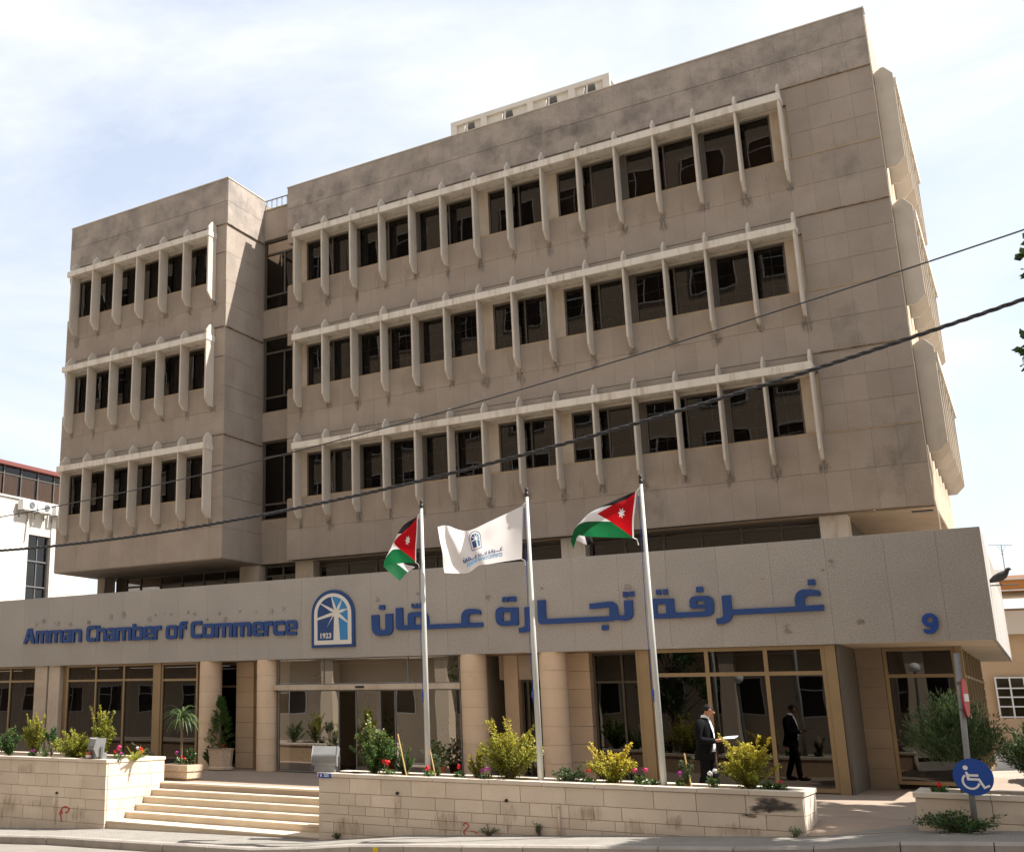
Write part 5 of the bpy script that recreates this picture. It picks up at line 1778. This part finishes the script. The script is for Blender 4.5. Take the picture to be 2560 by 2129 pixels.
spray_bush('large feathery dark green bush behind the wheelchair sign', 16.62, -7.55, ZR, 1.35, 1.52, 'lf_juniper', 91, 330)
spray_bush('dark feathery bush at the right picture edge in the right planter', 17.55, -7.5, ZR, 1.0, 1.1, 'lf_juniper', 92, 160)
geranium('small red bloom under the feathery bush in the right planter', 16.36, -7.82, ZR, .18, [(0, .16, .04, 'red')], 93, .2)

# weeds at wall feet
for i, (xx, yy, w_, h_, lab) in enumerate(((9.75, -8.2, .35, .16, 'tuft of weeds under the painted squiggle'), (10.62, -8.18, .22, .20, 'thin weeds beside the drain pipe'), (14.5, -8.2, .25, .14, 'weeds at the scorched planter corner'), (6.75, -8.17, .18, .10, 'small weed at the left foot of the middle planter'))):
    shrub(lab, xx, yy, gz(xx), w_, h_, 'lf_grey', 95 + i, 9, (.05, .006), 16, 2, .2, name='weeds', cat='weeds')
shrub('sprawling weeds around the foot of the sign post', 16.55, -8.32, gz(16.6), 1.0, .26, 'lf_green', 99, 34, (.05, .016), 34, 3, .1, name='weeds', cat='weeds')

# terrace pots
pb = thing('plant_box', 'rectangular washed stone plant box at the top of the steps', 'plant box', (.82, -5.55, 0), -.06)
b = MB(); b.box(-.40, .40, -.20, .20, 0, .05); b.build('foot', M['mortar'], pb)
b = MB(); b.box(-.46, .46, -.25, .25, .05, .20); b.build('lower_tier', M['aggregate'], pb, bevel=.01)
b = MB(); b.box(-.48, .48, -.27, .27, .203, .35); b.build('upper_tier', M['aggregate'], pb, bevel=.01)
b = MB(); b.box(-.42, .42, -.21, .21, .34, .356); b.build('soil', M['soil'], pb)
rosette('slender dracaena palm growing in the stone plant box', .80, -5.5, .355, 80, .66, .015, 'lf_strap', 101, .9, name='dracaena', trunk=.98, droop=1.5)
shrub('small green bush at the right side of the stone plant box', 1.08, -5.5, .35, .30, .40, 'lf_green', 102, 10, (.05, .018), 40, 1, .2)
geranium('red flowers in the stone plant box', .92, -5.62, .35, .22, [(.0, .14, .05, 'red'), (.10, .12, .045, 'red'), (-.12, .26, .045, 'magenta')], 103, .4)
hp = thing('stone_pot', 'rough octagonal stone pot between the first two columns', 'pot', (-.78, -1.95, 0))
b = MB(); b.lathe([(.30, 0), (.36, .03), (.36, .08), (.30, .10), (.34, .50), (.37, .56), (.31, .56), (.29, .50)], seg=8); b.build('bowl', M['aggregate'], hp)
spray_bush('pointed green conifer in the octagonal stone pot', -.82, -1.95, .54, .78, 1.28, 'lf_conifer', 104, 120, cone=True, gap=.45)
geranium('red flowers round the foot of the potted conifer', -.70, -2.1, .54, .24, [(.12, .1, .05, 'red'), (-.34, .02, .04, 'pink')], 105, .5)
shrub('ivy trailing down the side of the octagonal stone pot', -1.05, -2.1, .12, .40, .52, 'lf_green', 106, 16, (.06, .026), 30, 0, .1, name='ivy')


def pot_plant(label, x, y, pr, ph, m, seed, h, col='terracotta', kind='shrub'):
    t = thing('potted_plant', label, 'potted plant', (x, y, 0))
    b = MB(); b.lathe([(pr * .7, 0), (pr, ph - .04), (pr * 1.08, ph - .04), (pr * 1.08, ph), (pr * .92, ph), (pr * .9, ph - .03)], seg=18); b.build('pot', M[col], t)
    r = random.Random(seed)
    lv = MB(); lv.tone = []
    for k in range(260):
        a, q = r.uniform(0, 2 * PI), math.sqrt(r.random())
        zz = ph + h * r.uniform(.0, 1) * math.sqrt(max(0, 1 - q * q * .8))
        leaves(lv, Vector((math.cos(a) * q * h * .42, math.sin(a) * q * h * .42, zz)), rdir(r, .6), r.uniform(.07, .12), r.uniform(.02, .035), r.random())
    lv.build('foliage', M[m], t)
    b = MB(); b.tube([(0, 0, ph - .05), (.01, 0, ph + h * .6)], [.015, .008], 6); b.build('stem', M['bark'], t)
    return t


pot_plant('leafy plant in a clay pot by the third column', 5.75, -2.1, .2, .3, 'lf_green', 111, .6)
pot_plant('broad leaved plant in a pot behind the entrance glass', 1.55, -.9, .2, .3, 'lf_green', 112, .9)
pot_plant('dark leaved plant inside the open entrance', 3.6, -.7, .2, .35, 'lf_green', 113, 1.1)
pot_plant('tall leafy plant inside right of the entrance doors', 5.55, -.8, .22, .35, 'lf_grey', 114, 1.2)
for x_, lab in ((1.95, 'hanging basket behind the left fanlight over the entrance'), (5.5, 'hanging basket behind the right fanlight over the entrance')):
    t = thing('hanging_basket', lab, 'hanging basket', (x_, -1.25, 2.22), group='hanging baskets over the entrance')
    b = MB(); b.lathe([(.04, .0), (.11, .04), (.14, .12), (.13, .12)], seg=16); b.build('bowl', M['terracotta'], t)
    b = MB()
    for k in range(3):
        a = k * 2 * PI / 3
        b.tube([(.13 * math.cos(a), .13 * math.sin(a), .12), (0, 0, .45)], .004, 4)
    b.tube([(0, 0, .45), (0, 0, .64)], .004, 4); b.build('chain', M['black'], t)
    r = random.Random(int(x_ * 10)); lv = MB(); lv.tone = []
    for k in range(120):
        c = Vector((r.gauss(.05, .12), r.gauss(0, .08), .12 + abs(r.gauss(0, .07)) - .08 * (r.random() < .3)))
        leaves(lv, c, rdir(r, .1), .06, .022, r.random())
    lv.build('foliage', M['lf_green'], t)


# trees
def tree(label, x, y, z, h, cw, cz, m, seed, n=5000, lf=(.10, .035), trunk_r=.12, name='street_tree', clumps=46):
    r = random.Random(seed)
    t = thing(name, label, 'tree', (x, y, z))
    b = MB()
    b.tube([(0, 0, -.2), (.03, .02, cz * .4), (0, 0, cz * .75), (.05, 0, h * .8)], [trunk_r * 1.3, trunk_r, trunk_r * .8, trunk_r * .25], 10)
    cl = []
    for k in range(clumps):
        a, q = r.uniform(0, 2 * PI), math.sqrt(r.random())
        u = r.uniform(-1, 1)
        rr = math.sqrt(max(0, 1 - u * u))
        c = Vector((math.cos(a) * q * cw / 2 * (.35 + .65 * rr), math.sin(a) * q * cw / 2 * (.35 + .65 * rr), cz + (h - cz) * (.5 + .5 * u)))
        cl.append((c, r.uniform(.28, .62)))
        s = Vector((0, 0, max(cz * .6, c.z - cw * .35)))
        b.tube([s, s.lerp(c, .5) + Vector((0, 0, .1)), c], [trunk_r * .35, trunk_r * .18, .01], 5, cap=False)
    b.build('trunk', M['bark'], t, smooth=True)
    lv = MB(); lv.tone = []
    for k in range(n):
        c0, rad = cl[k % clumps]
        d = rdir(r)
        c = c0 + d * rad * r.random() ** .45
        leaves(lv, c, d * .5 + rdir(r, -.2), lf[0] * r.uniform(.7, 1.3), lf[1] * r.uniform(.8, 1.2), max(0, min(1, r.gauss(.45, .25))))
    lv.build('crown', M[m], t)
    return t


tree('broad leaved street tree reaching in at the right picture edge', 21.17, -6.9, .3, 10.4, 5.6, 3.0, 'lf_tree', 121, 28000, (.17, .07), .16, clumps=110)
tree('street tree just outside the right picture edge, shading the corner', 20.95, -3.0, .2, 9.6, 4.9, 2.8, 'lf_tree', 123, 24000, (.16, .07), .15, clumps=90)
tree('green tree beside the far tan building', 20.2, 11.0, 0, 4.9, 4.6, 1.6, 'lf_tree', 122, 5000, (.16, .06), .15, clumps=34)
# ------------------------------------------------------------------ white building on the left
NB = thing('neighbour_building', 'sunlit white stone building with a brown glazed top floor behind the left block', 'building', (-22, 8, -1))
NO = Vector((22, -8, 1))


NK = 1.30                                   # the plane was measured at 13 m to the left; it stands farther back


def nb(mb, name, m, parent=None):
    mb.v = [tuple(CAM + (Vector(p) - CAM) * NK) for p in mb.v]
    o = mb.build(name, M[m], parent or NB)
    if parent is None: o.location = NO
    return o


M['tanglass'] = glass_mat('brown reflective glass', (.85, .74, .62), .9, ior=1.5)
M['greyglass'] = glass_mat('grey window glass', (.35, .38, .38), .9, ior=1.6)
M['tancurtain'] = mat('peach vertical blind', (.62, .42, .27), .9, (.54, .36, .22), 5, stretch=(1, 14, .2))
M['redtrim'] = mat('maroon roof trim', (.17, .055, .045), .6)
b = MB(); b.box(-24, -13.05, -9, 1.86, -2, 9.13); b.box(-24, -13.05, 1.86, 2.98, 7.90, 9.13); b.box(-24, -13.05, 2.98, 5.05, -2, 9.13); b.box(-24, -13.5, 1.86, 2.98, -2, 7.9); nb(b, 'wall', 'limewhite')
for r_ in range(16):
    z0 = -.2 + r_ * .585
    for ya, yb in ((-2.0, -.8), (-.8, .45), (.45, 1.86), (2.98, 4.0), (4.0, 5.05)):
        if z0 + .58 > 9.13: continue
        b = MB(); b.box(-13.055, -13.0 + RNG.uniform(-.004, .004), ya + .005, yb - .005, z0 + .004, z0 + .581); nb(b, 'stone_block', 'limewhite')
b = MB(); b.box(-24, -13.0, -9, 5.05, 9.14, 9.2); nb(b, 'sill_course', 'limewhite')
b = MB(); b.box(-24, -12.9, -9, 5.15, 10.30, 10.44); nb(b, 'roof_edge', 'redtrim')
b = MB(); b.box(-23, -13.6, -9, 4.6, 9.15, 10.3); nb(b, 'room', 'inside')
for k in range(12):
    y0 = -5.3 + k * .83
    b = MB()
    b.box(-13.12, -13.04, y0, y0 + .05, 9.2, 10.30); b.box(-13.11, -13.05, y0 + .05, y0 + .83, 9.98, 10.02); b.box(-13.11, -13.05, y0 + .05, y0 + .83, 9.2, 9.235)
    w_ = nb(b, 'window', 'bronze')
    b = MB(); b.add([(-13.08, y0 + .05, 9.2), (-13.08, y0 + .83, 9.2), (-13.08, y0 + .83, 10.3), (-13.08, y0 + .05, 10.3)], [(0, 1, 2, 3)]); nb(b, 'pane', 'tanglass', w_)
    b = MB(); n = 14
    for i in range(n + 1):
        yy = y0 + .06 + (.70 if k % 3 else .76) * i / n
        b.v += [(-13.12 + .012 * (i % 2), yy, 9.22), (-13.12 + .012 * (i % 2), yy, 9.97)]
        if i: b.f.append((2 * i - 2, 2 * i, 2 * i + 1, 2 * i - 1))
    nb(b, 'blind', 'tancurtain', w_)
for z0, z1 in ((4.0, 4.9), (4.95, 5.90), (5.95, 6.85), (6.9, 7.88)):
    b = MB()
    b.box(-13.22, -13.14, 1.87, 2.97, z0, z0 + .05); b.box(-13.22, -13.14, 1.87, 1.92, z0 + .05, z1); b.box(-13.22, -13.14, 2.92, 2.97, z0 + .05, z1); b.box(-13.21, -13.15, 2.42, 2.46, z0 + .05, z1)
    w_ = nb(b, 'window', 'darkmetal')
    b = MB(); b.add([(-13.18, 1.92, z0), (-13.18, 2.92, z0), (-13.18, 2.92, z1), (-13.18, 1.92, z1)], [(0, 1, 2, 3)]); nb(b, 'pane', 'greyglass', w_)
    b = MB(); b.add([(-13.4, 2.0, z0 + .1), (-13.4, 2.7, z0 + .1), (-13.4, 2.7, z1 - .3), (-13.4, 2.0, z1 - .3)], [(0, 1, 2, 3)]); nb(b, 'blind', 'paleroom', w_)
b = MB(); b.tube([(-12.96, 1.78, 8.75), (-12.96, 1.7, 8.2), (-12.96, 1.66, 7.6)], .025, 6); nb(b, 'pipe', 'limewhite')
for i, (yy, lab) in enumerate(((1.55, 'left of three white air conditioners on the sunlit white wall'), (2.30, 'middle of three white air conditioners on the sunlit white wall'), (3.20, 'right white air conditioner half hidden by the office block'))):
    ac = thing('air_conditioner', lab, 'air conditioner', CAM + (Vector((-13.0, yy, 8.72)) - CAM) * NK, group='air conditioners on the white building')
    ac.scale = (NK * .95,) * 3
    b = MB(); b.box(.04, .34, -.36, .36, 0, .40); cs = b.build('casing', M['signwhite'], ac, bevel=.012)
    b = MB(); b.tube([(.341, .1, .2), (.352, .1, .2)], .15, 24); fg = b.build('fan_grille', M['metalgrey'], cs)
    b = MB()
    for rr in (.05, .09, .125): b.tube([(.355, .1 + rr * math.cos(t_ * PI / 8), .2 + rr * math.sin(t_ * PI / 8)) for t_ in range(17)], .005, 4)
    b.build('fan_ring', M['darkmetal'], fg)
    b = MB()
    for s in (-.25, .25): b.box(0, .33, s - .02, s + .02, -.045, -.002); b.box(0, .03, s - .02, s + .02, -.28, -.045)
    b.build('bracket', M['metalgrey'], ac)
    b = MB(); b.tube([(.1, .37, .1), (.06, .45, 0), (.03, .46, -.5)], .018, 6); b.build('hose', M['signwhite'], ac)

# ------------------------------------------------------------------ far tan building on the right with its aerial
FB = thing('far_building', 'tan building with an orange balcony band and white window grid in the right background', 'building', (18.5, 22, 0))
FO = Vector((-18.5, -22, 0))
M['tan'] = mat('tan render', (.55, .38, .23), .85, (.50, .345, .21), 1.5)
M['orange'] = mat('orange band', (.50, .20, .055), .8)
M['palewall'] = mat('pale render', (.66, .58, .48), .85)


def fb(mb, name, m):
    o = mb.build(name, M[m], FB); o.location = FO; return o


b = MB(); b.box(14, 30, 20.2, 28, -1, 5.0); b.box(14, 30, 20.0, 20.2, -1, 1.25); fb(b, 'wall', 'tan')
b = MB(); b.box(14, 30, 19.3, 20.6, 5.58, 5.92); fb(b, 'balcony_band', 'orange')
b = MB(); b.box(14, 30, 19.25, 19.3, 5.92, 5.96); b.box(14, 30, 19.25, 19.3, 5.54, 5.58); fb(b, 'band_trim', 'signwhite')
b = MB(); b.box(14, 30, 19.8, 28, 5.965, 6.12); fb(b, 'roof', 'palewall')
b = MB(); b.box(16.8, 17.15, 20.5, 21.5, 6.12, 6.42); fb(b, 'roof_tank', 'signwhite')
b = MB(); b.box(14, 30, 19.9, 20.19, 4.1, 4.9); fb(b, 'lintel', 'palewall')
for k in range(10):
    x0 = 16.35 + k * .42
    b = MB(); b.box(x0, x0 + .05, 20.02, 20.08, 1.25, 2.65)
    for zz in (1.27, 1.62, 1.94, 2.24, 2.60): b.box(x0 + .05, x0 + .42, 20.03, 20.07, zz, zz + .045)
    w_ = fb(b, 'window', 'signwhite')
    p = MB(); p.add([(x0, 20.1, 1.25), (x0 + .42, 20.1, 1.25), (x0 + .42, 20.1, 2.65), (x0, 20.1, 2.65)], [(0, 1, 2, 3)]); p.build('pane', M['greyglass'], w_)
b = MB(); b.box(14, 30, 17.9, 18.1, -1, -.0 + .12); tag(b.build('garden_wall', M['signwhite']), 'low white wall in front of the far tan building', 'wall')
an = thing('roof_aerial', 'thin television aerial on the far tan building roof', 'aerial', (17.17, 20.6, 6.12))
b = MB(); b.tube([(0, 0, 0), (0, 0, 1.18)], .016, 6); b.build('mast', M['metalgrey'], an)
b = MB(); b.tube([(-.40, 0, 1.22), (.34, 0, 1.15)], .010, 5); b.build('boom', M['metalgrey'], an)
for k in range(7):
    xx = -.36 + .11 * k
    b = MB(); b.tube([(xx, -.12, 1.215 - .0095 * k), (xx, .12, 1.215 - .0095 * k)], .006, 4); b.build('element', M['metalgrey'], an)
b = MB(); b.tube([(0, 0, .9), (-.12, 0, 1.19)], .007, 4); b.tube([(0, 0, .9), (.13, 0, 1.17)], .007, 4); b.ball((0, 0, .86), .035, 8, 6); b.build('stay', M['metalgrey'], an)

# ------------------------------------------------------------------ parked car in the side street
car = thing('parked_car', 'silver grey car parked in the side street at the right edge', 'car', (18.35, 5.0, .05), 0)
M['carpaint'] = mat('silver grey paint', (.30, .30, .31), .3, spec=.6, metal=.3)
M['tyre'] = mat('tyre rubber', (.02, .02, .02), .9)
prof = [(-2.05, .30), (-2.10, .55), (-2.0, .70), (-1.15, .82), (-.55, 1.28), (.75, 1.32), (1.45, .92), (2.0, .86), (2.08, .55), (2.05, .28)]
b = MB(); nP = len(prof); secs = [(-.80, .93), (-.72, 1.0), (0, 1.02), (.72, 1.0), (.80, .93)]
for sx, sc_ in secs:
    for (yy, zz) in prof: b.v.append((sx * (1 if zz < .95 else .80), yy * (1 if abs(sx) < .79 else .985), zz * (sc_ if zz > .4 else 1)))
for i in range(len(secs) - 1):
    for k in range(nP):
        k2 = (k + 1) % nP
        b.f.append((i * nP + k, i * nP + k2, (i + 1) * nP + k2, (i + 1) * nP + k))
b.f += [tuple(range(nP - 1, -1, -1)), tuple((len(secs) - 1) * nP + k for k in range(nP))]
body = fix_normals(b.build('body', M['carpaint'], car, smooth=False, bevel=.05))
b = MB(); b.add([(-.60, -1.08, .88), (.60, -1.08, .88), (.52, -.58, 1.27), (-.52, -.58, 1.27)], [(0, 1, 2, 3)]); b.build('windscreen', M['greyglass'], car)
for s in (-1, 1):
    b = MB(); b.add([(s * .815, -.95, .90), (s * .815, 1.2, .93), (s * .70, .7, 1.25), (s * .70, -.5, 1.22)], [(0, 1, 2, 3)]); b.build('side_window', M['greyglass'], car)
    b = MB(); b.tube([(s * .45, -2.08, .62), (s * .72, -2.03, .64)], .06, 8); b.build('headlight', M['signwhite'], car)
    for yy in (-1.3, 1.3):
        b = MB(); b.tube([(s * .62, yy, .29), (s * .83, yy, .29)], .31, 24); w_ = b.build('wheel', M['tyre'], car)
        b = MB(); b.tube([(s * .70, yy, .29), (s * .838, yy, .29)], .19, 16); b.build('rim', M['metalgrey'], w_)
b = MB(); b.box(-.85, .85, -2.16, -2.02, .32, .50); b.build('bumper', M['darkmetal'], car, bevel=.03)

# ------------------------------------------------------------------ building across the street (seen mirrored in the glass)
OB = thing('opposite_building', 'cream stone office block across the street, mirrored in the shop windows', 'building', (8, -36, 0))
OO = Vector((-8, 36, 0))


def ob(mb, name, m, parent=None):
    o = mb.build(name, M[m], parent or OB)
    if parent is None: o.location = OO
    return o


M['cream'] = mat('cream render', (.52, .425, .32), .85, (.49, .40, .30), .8)
b = MB(); b.box(-95, 38, -46, -36, -8, 36); ob(b, 'wall', 'cream')
for f in range(10):
    for k in range(30):
        x0 = -82 + k * 3.9
        z0 = 1.2 + f * 3.4
        b = MB(); b.box(x0, x0 + 2.4, -36.0, -35.93, z0, z0 + .06); b.box(x0, x0 + 2.4, -36.0, -35.93, z0 + 1.8, z0 + 1.86); b.box(x0, x0 + .06, -36.0, -35.93, z0 + .06, z0 + 1.8); b.box(x0 + 2.34, x0 + 2.4, -36.0, -35.93, z0 + .06, z0 + 1.8); b.box(x0 + 1.17, x0 + 1.23, -36, -35.94, z0 + .06, z0 + 1.8); b.box(x0 + .06, x0 + 1.17, -36, -35.95, z0 + 1.2, z0 + 1.25)
        w_ = ob(b, 'window', 'signwhite')
        b = MB(); b.add([(x0 + .05, -35.97, z0 + .05), (x0 + 2.35, -35.97, z0 + .05), (x0 + 2.35, -35.97, z0 + 1.8), (x0 + .05, -35.97, z0 + 1.8)], [(0, 1, 2, 3)]); ob(b, 'pane', 'inside', w_)
for k in range(8):
    x0 = -19 + k * 7.8
    b = MB(); b.box(x0, x0 + .8, -35.4, -34.6, -2, 4.4); ob(b, 'column', 'cream')
b = MB(); b.box(-60, 38, -36, -34.4, 4.4, 5.0); ob(b, 'canopy', 'cream')
for i, (xx, lab) in enumerate(((6.5, 'left globe lamp across the street seen in the glass'), (13.0, 'middle globe lamp across the street seen in the glass'), (20.5, 'right globe lamp across the street seen in the glass'))):
    lp = thing('globe_lamp', lab, 'street lamp', (xx, -29.5, gz(xx) - .02), group='globe lamps across the street')
    b = MB(); b.tube([(0, 0, 0), (0, 0, 3.4)], [.07, .05], 10); b.build('post', M['darkmetal'], lp)
    b = MB(); b.ball((0, 0, 3.62), .25, 16, 12); b.build('globe', M['signwhite'], lp, smooth=True)
tree('leafy street tree across the road seen in the shop glass', 3.0, -31.5, gz(3), 6.2, 4.4, 2.2, 'lf_tree', 131, 3000, (.2, .07), .16, clumps=30)
tree('second street tree across the road seen in the shop glass', -5.5, -31.0, gz(-5), 6.8, 4.6, 2.2, 'lf_tree', 132, 3000, (.2, .07), .16, clumps=30)

# ------------------------------------------------------------------ the man reading papers
MAN = thing('person', 'man in a dark suit and white shirt reading papers behind the planter', 'person', (12.70, -5.5, 0), R(-2))
M['skin'] = mat('skin', (.40, .20, .12), .6)
M['suit'] = mat('black suit cloth', (.0055, .0055, .0065), .9, (.008, .008, .009), 30, spec=.08)
M['shirt'] = mat('white shirt', (.74, .76, .80), .8)
M['hair'] = mat('dark hair', (.010, .008, .007), .7, (.02, .017, .015), 60, spec=.15)
M['shoe'] = mat('black leather', (.012, .011, .010), .35)


def skinned(name, verts, edges, m, parent, root=0, sub=2):
    """verts: (x, y, z, rx, ry)"""
    me = bpy.data.meshes.new(name)
    me.from_pydata([v[:3] for v in verts], edges, [])
    o = bpy.data.objects.new(name, me)
    COL.objects.link(o); o.parent = parent
    o.modifiers.new('skin', 'SKIN')
    if not me.skin_vertices:
        bm_ = bmesh.new(); bm_.from_mesh(me); bm_.verts.layers.skin.verify(); bm_.to_mesh(me); bm_.free()
    for i, v in enumerate(verts):
        me.skin_vertices[0].data[i].radius = (v[3], v[4])
        me.skin_vertices[0].data[i].use_root = i == root
    o.modifiers['skin'].use_smooth_shade = True
    s = o.modifiers.new('sub', 'SUBSURF'); s.levels = sub; s.render_levels = sub
    me.materials.append(m)
    return o


# body: pelvis root, spine, neck, head with nose and chin, arms with hands and fingers, legs
V, Ed = [], []


def vtx(x, y, z, rx, ry=None, prev=None):
    V.append((x, y, z, rx, ry if ry else rx))
    if prev is not None: Ed.append((prev, len(V) - 1))
    return len(V) - 1


pel = vtx(0, 0, .92, .12, .14)
sp1 = vtx(.01, 0, 1.10, .11, .135, pel)
sp2 = vtx(0, 0, 1.28, .115, .15, sp1)
chst = vtx(-.005, 0, 1.36, .085, .11, sp2)
nk = vtx(.025, 0, 1.47, .052, .055, chst)
nk2 = vtx(.060, 0, 1.515, .050, .052, nk)
hd = vtx(.105, 0, 1.555, .076, .064, nk2)
hd2 = vtx(.110, 0, 1.618, .086, .072, hd)
hd3 = vtx(.092, 0, 1.668, .055, .052, hd2)
nose = vtx(.188, 0, 1.558, .014, .012, hd)
nose2 = vtx(.203, 0, 1.540, .010, .010, nose)
for s in (-1, 1):
    ear = vtx(.085, s * .074, 1.580, .018, .010, hd)
    sh = vtx(-.01, s * .16, 1.36, .045, .045, chst)
    el = vtx(-.035, s * .240, 1.125, .030, .030, sh)
    wr = vtx(.20, s * .10, 1.083, .026, .026, el)
    pm = vtx(.265, s * .075, 1.090, .034, .018, wr)
    for k in range(4):
        f0 = vtx(.315, s * (.085 - .020 * k), 1.098 - .004 * k, .0095, .0095, pm)
        f1_ = vtx(.345 - .004 * abs(k - 1), s * (.078 - .018 * k), 1.088 - .004 * k, .0085, .0085, f0)
    th = vtx(.275, s * .045, 1.118, .011, .011, pm)
    th2 = vtx(.315, s * .040, 1.125, .009, .009, th)
    fw = .10 * s
    hp_ = vtx(.0, s * .085, .88, .085, .085, pel)
    kn = vtx(.03 + fw * .6, s * .09, .50, .058, .058, hp_)
    an_ = vtx(-.02 + fw * 1.4, s * .09, .09, .038, .038, kn)
    to = vtx(.13 + fw * 1.4, s * .10, .045, .035, .04, an_)
skinned('body', V, Ed, M['skin'], MAN)
# trousers
V, Ed = [], []
pel = vtx(0, 0, .95, .135, .155)
for s in (-1, 1):
    fw = .10 * s
    h_ = vtx(.0, s * .088, .86, .102, .102, pel)
    kn = vtx(.03 + fw * .6, s * .09, .50, .078, .078, h_)
    an_ = vtx(-.02 + fw * 1.4, s * .09, .12, .064, .064, kn)
    vtx(-.015 + fw * 1.4, s * .09, .055, .066, .066, an_)
skinned('trousers', V, Ed, M['suit'], MAN)
# jacket: torso and skirt lofted, sleeves as tapered tubes
def loft(rings, m, name, parent, seg=20, closed=True):
    b = MB()
    for cx_, cz_, rx_, ry_ in rings:
        for k in range(seg):
            t_ = 2 * PI * k / seg
            b.v.append((cx_ + rx_ * math.cos(t_), ry_ * math.sin(t_), cz_))
    for i in range(len(rings) - 1):
        for k in range(seg):
            k2 = (k + 1) % seg
            b.f.append((i * seg + k, i * seg + k2, (i + 1) * seg + k2, (i + 1) * seg + k))
    b.f.append(tuple((len(rings) - 1) * seg + k for k in range(seg)))
    return b.build(name, m, parent, smooth=True)


loft([(-.03, .76, .175, .205), (-.03, .84, .168, .20), (-.01, .95, .155, .188), (0, 1.06, .148, .18), (-.005, 1.18, .150, .188), (-.012, 1.30, .148, .20), (-.015, 1.37, .132, .205), (-.005, 1.42, .100, .165), (.012, 1.455, .075, .095), (.022, 1.475, .062, .065)], M['suit'], 'jacket', MAN)
for s in (-1, 1):
    b = MB()
    b.tube([(-.01, s * .13, 1.385), (-.012, s * .195, 1.365), (-.03, s * .235, 1.27), (-.045, s * .25, 1.15), (-.02, s * .238, 1.095), (.07, s * .185, 1.078), (.14, s * .135, 1.078), (.195, s * .104, 1.083)],
           [.07, .078, .072, .064, .064, .058, .052, .046], 14)
    b.build('sleeve', M['suit'], MAN, smooth=True)
# shirt front, collar, tail, shoes, hair, glasses
b = MB()
rows_ = [(1.462, .062, .040), (1.41, .092, .048), (1.30, .128, .056), (1.18, .138, .058), (1.06, .140, .056), (.97, .138, .060), (.90, .132, .10)]
for z_, x_, hw in rows_:
    for k in range(7):
        t_ = -1 + k / 3
        b.v.append((x_ + .024 - .020 * t_ * t_, hw * t_, z_))
for i in range(len(rows_) - 1):
    for k in range(6): b.f.append((i * 7 + k, (i + 1) * 7 + k, (i + 1) * 7 + k + 1, i * 7 + k + 1))
sf = b.build('shirt', M['shirt'], MAN, smooth=True)
so = sf.modifiers.new('s', 'SOLIDIFY'); so.thickness = .02
b = MB(); b.lathe([(.066, 1.445), (.072, 1.47), (.062, 1.515), (.058, 1.515), (.06, 1.45)], (.028, 0, 0), 20); b.build('collar', M['shirt'], MAN, smooth=True)
for s in (-1, 1):
    b = MB(); b.prism([(.06, 1.46), (.115, 1.36), (.155, 1.20), (.160, 1.10), (.135, 1.10), (.12, 1.25), (.06, 1.42)], 'y', s * .045, s * .085); b.build('lapel', M['suit'], MAN, bevel=.006)
    fw = .10 * s
    b = MB(); b.ball((.06 + fw * 1.4, s * .095, .045), (.145, .05, .05), 14, 8); b.build('shoe', M['shoe'], MAN, smooth=True)
b = MB()
for i in range(13):
    ph = .62 * PI * i / 12
    for k in range(24):
        t_ = 2 * PI * k / 24
        fr_ = max(0.0, math.cos(t_))
        ph2 = ph * (1 - .42 * fr_ ** 1.5)
        lx, lz = .100 * math.sin(ph2) * math.cos(t_), .088 * math.cos(ph2)
        b.v.append((.090 + lx * .955 + lz * .30, .082 * math.sin(ph2) * math.sin(t_), 1.607 - lx * .30 + lz * .955))
for i in range(12):
    for k in range(24):
        k2 = (k + 1) % 24
        b.f.append((i * 24 + k, (i + 1) * 24 + k, (i + 1) * 24 + k2, i * 24 + k2))
hr = b.build('hair', M['hair'], MAN, smooth=True)
so = hr.modifiers.new('s', 'SOLIDIFY'); so.thickness = .012
b = MB()
for s in (-1, 1):
    b.tube([(.186, s * .036 + .020 * math.cos(t_ * PI / 6), 1.586 + .015 * math.sin(t_ * PI / 6)) for t_ in range(13)], .003, 4)
    b.tube([(.186, s * .058, 1.588), (.085, s * .080, 1.595)], .003, 4)
b.tube([(.190, -.014, 1.588), (.190, .014, 1.588)], .003, 4)
b.build('glasses', M['black'], MAN)
b = MB(); b.box(-.014, .014, -.028, .028, -.003, .003); mo = b.build('mouth', M['terracotta'], MAN, loc=(.168, 0, 1.518))
b = MB()
for s in (-1, 1): b.ball((.174, s * .034, 1.585), (.008, .012, .007), 8, 6)
b.build('eyes', M['black'], MAN)
pap = thing('paper_sheets', 'sheaf of white papers in the hands of the man in the suit', 'papers', (12.70, -5.5, 0), R(-2))
for k in range(3):
    b = MB()
    n = 6
    for i in range(n + 1):
        t_ = i / n
        for yy in (-.13 + .008 * k, .11 + .008 * k):
            b.v.append((.275 + .25 * t_ + .006 * k, yy, 1.120 + .04 * t_ * (1 - .4 * t_) + .0035 * k + yy * .14))
        if i: b.f.append((2 * i - 2, 2 * i, 2 * i + 1, 2 * i - 1))
    b.build('sheet', M['shirt'], pap, smooth=True)
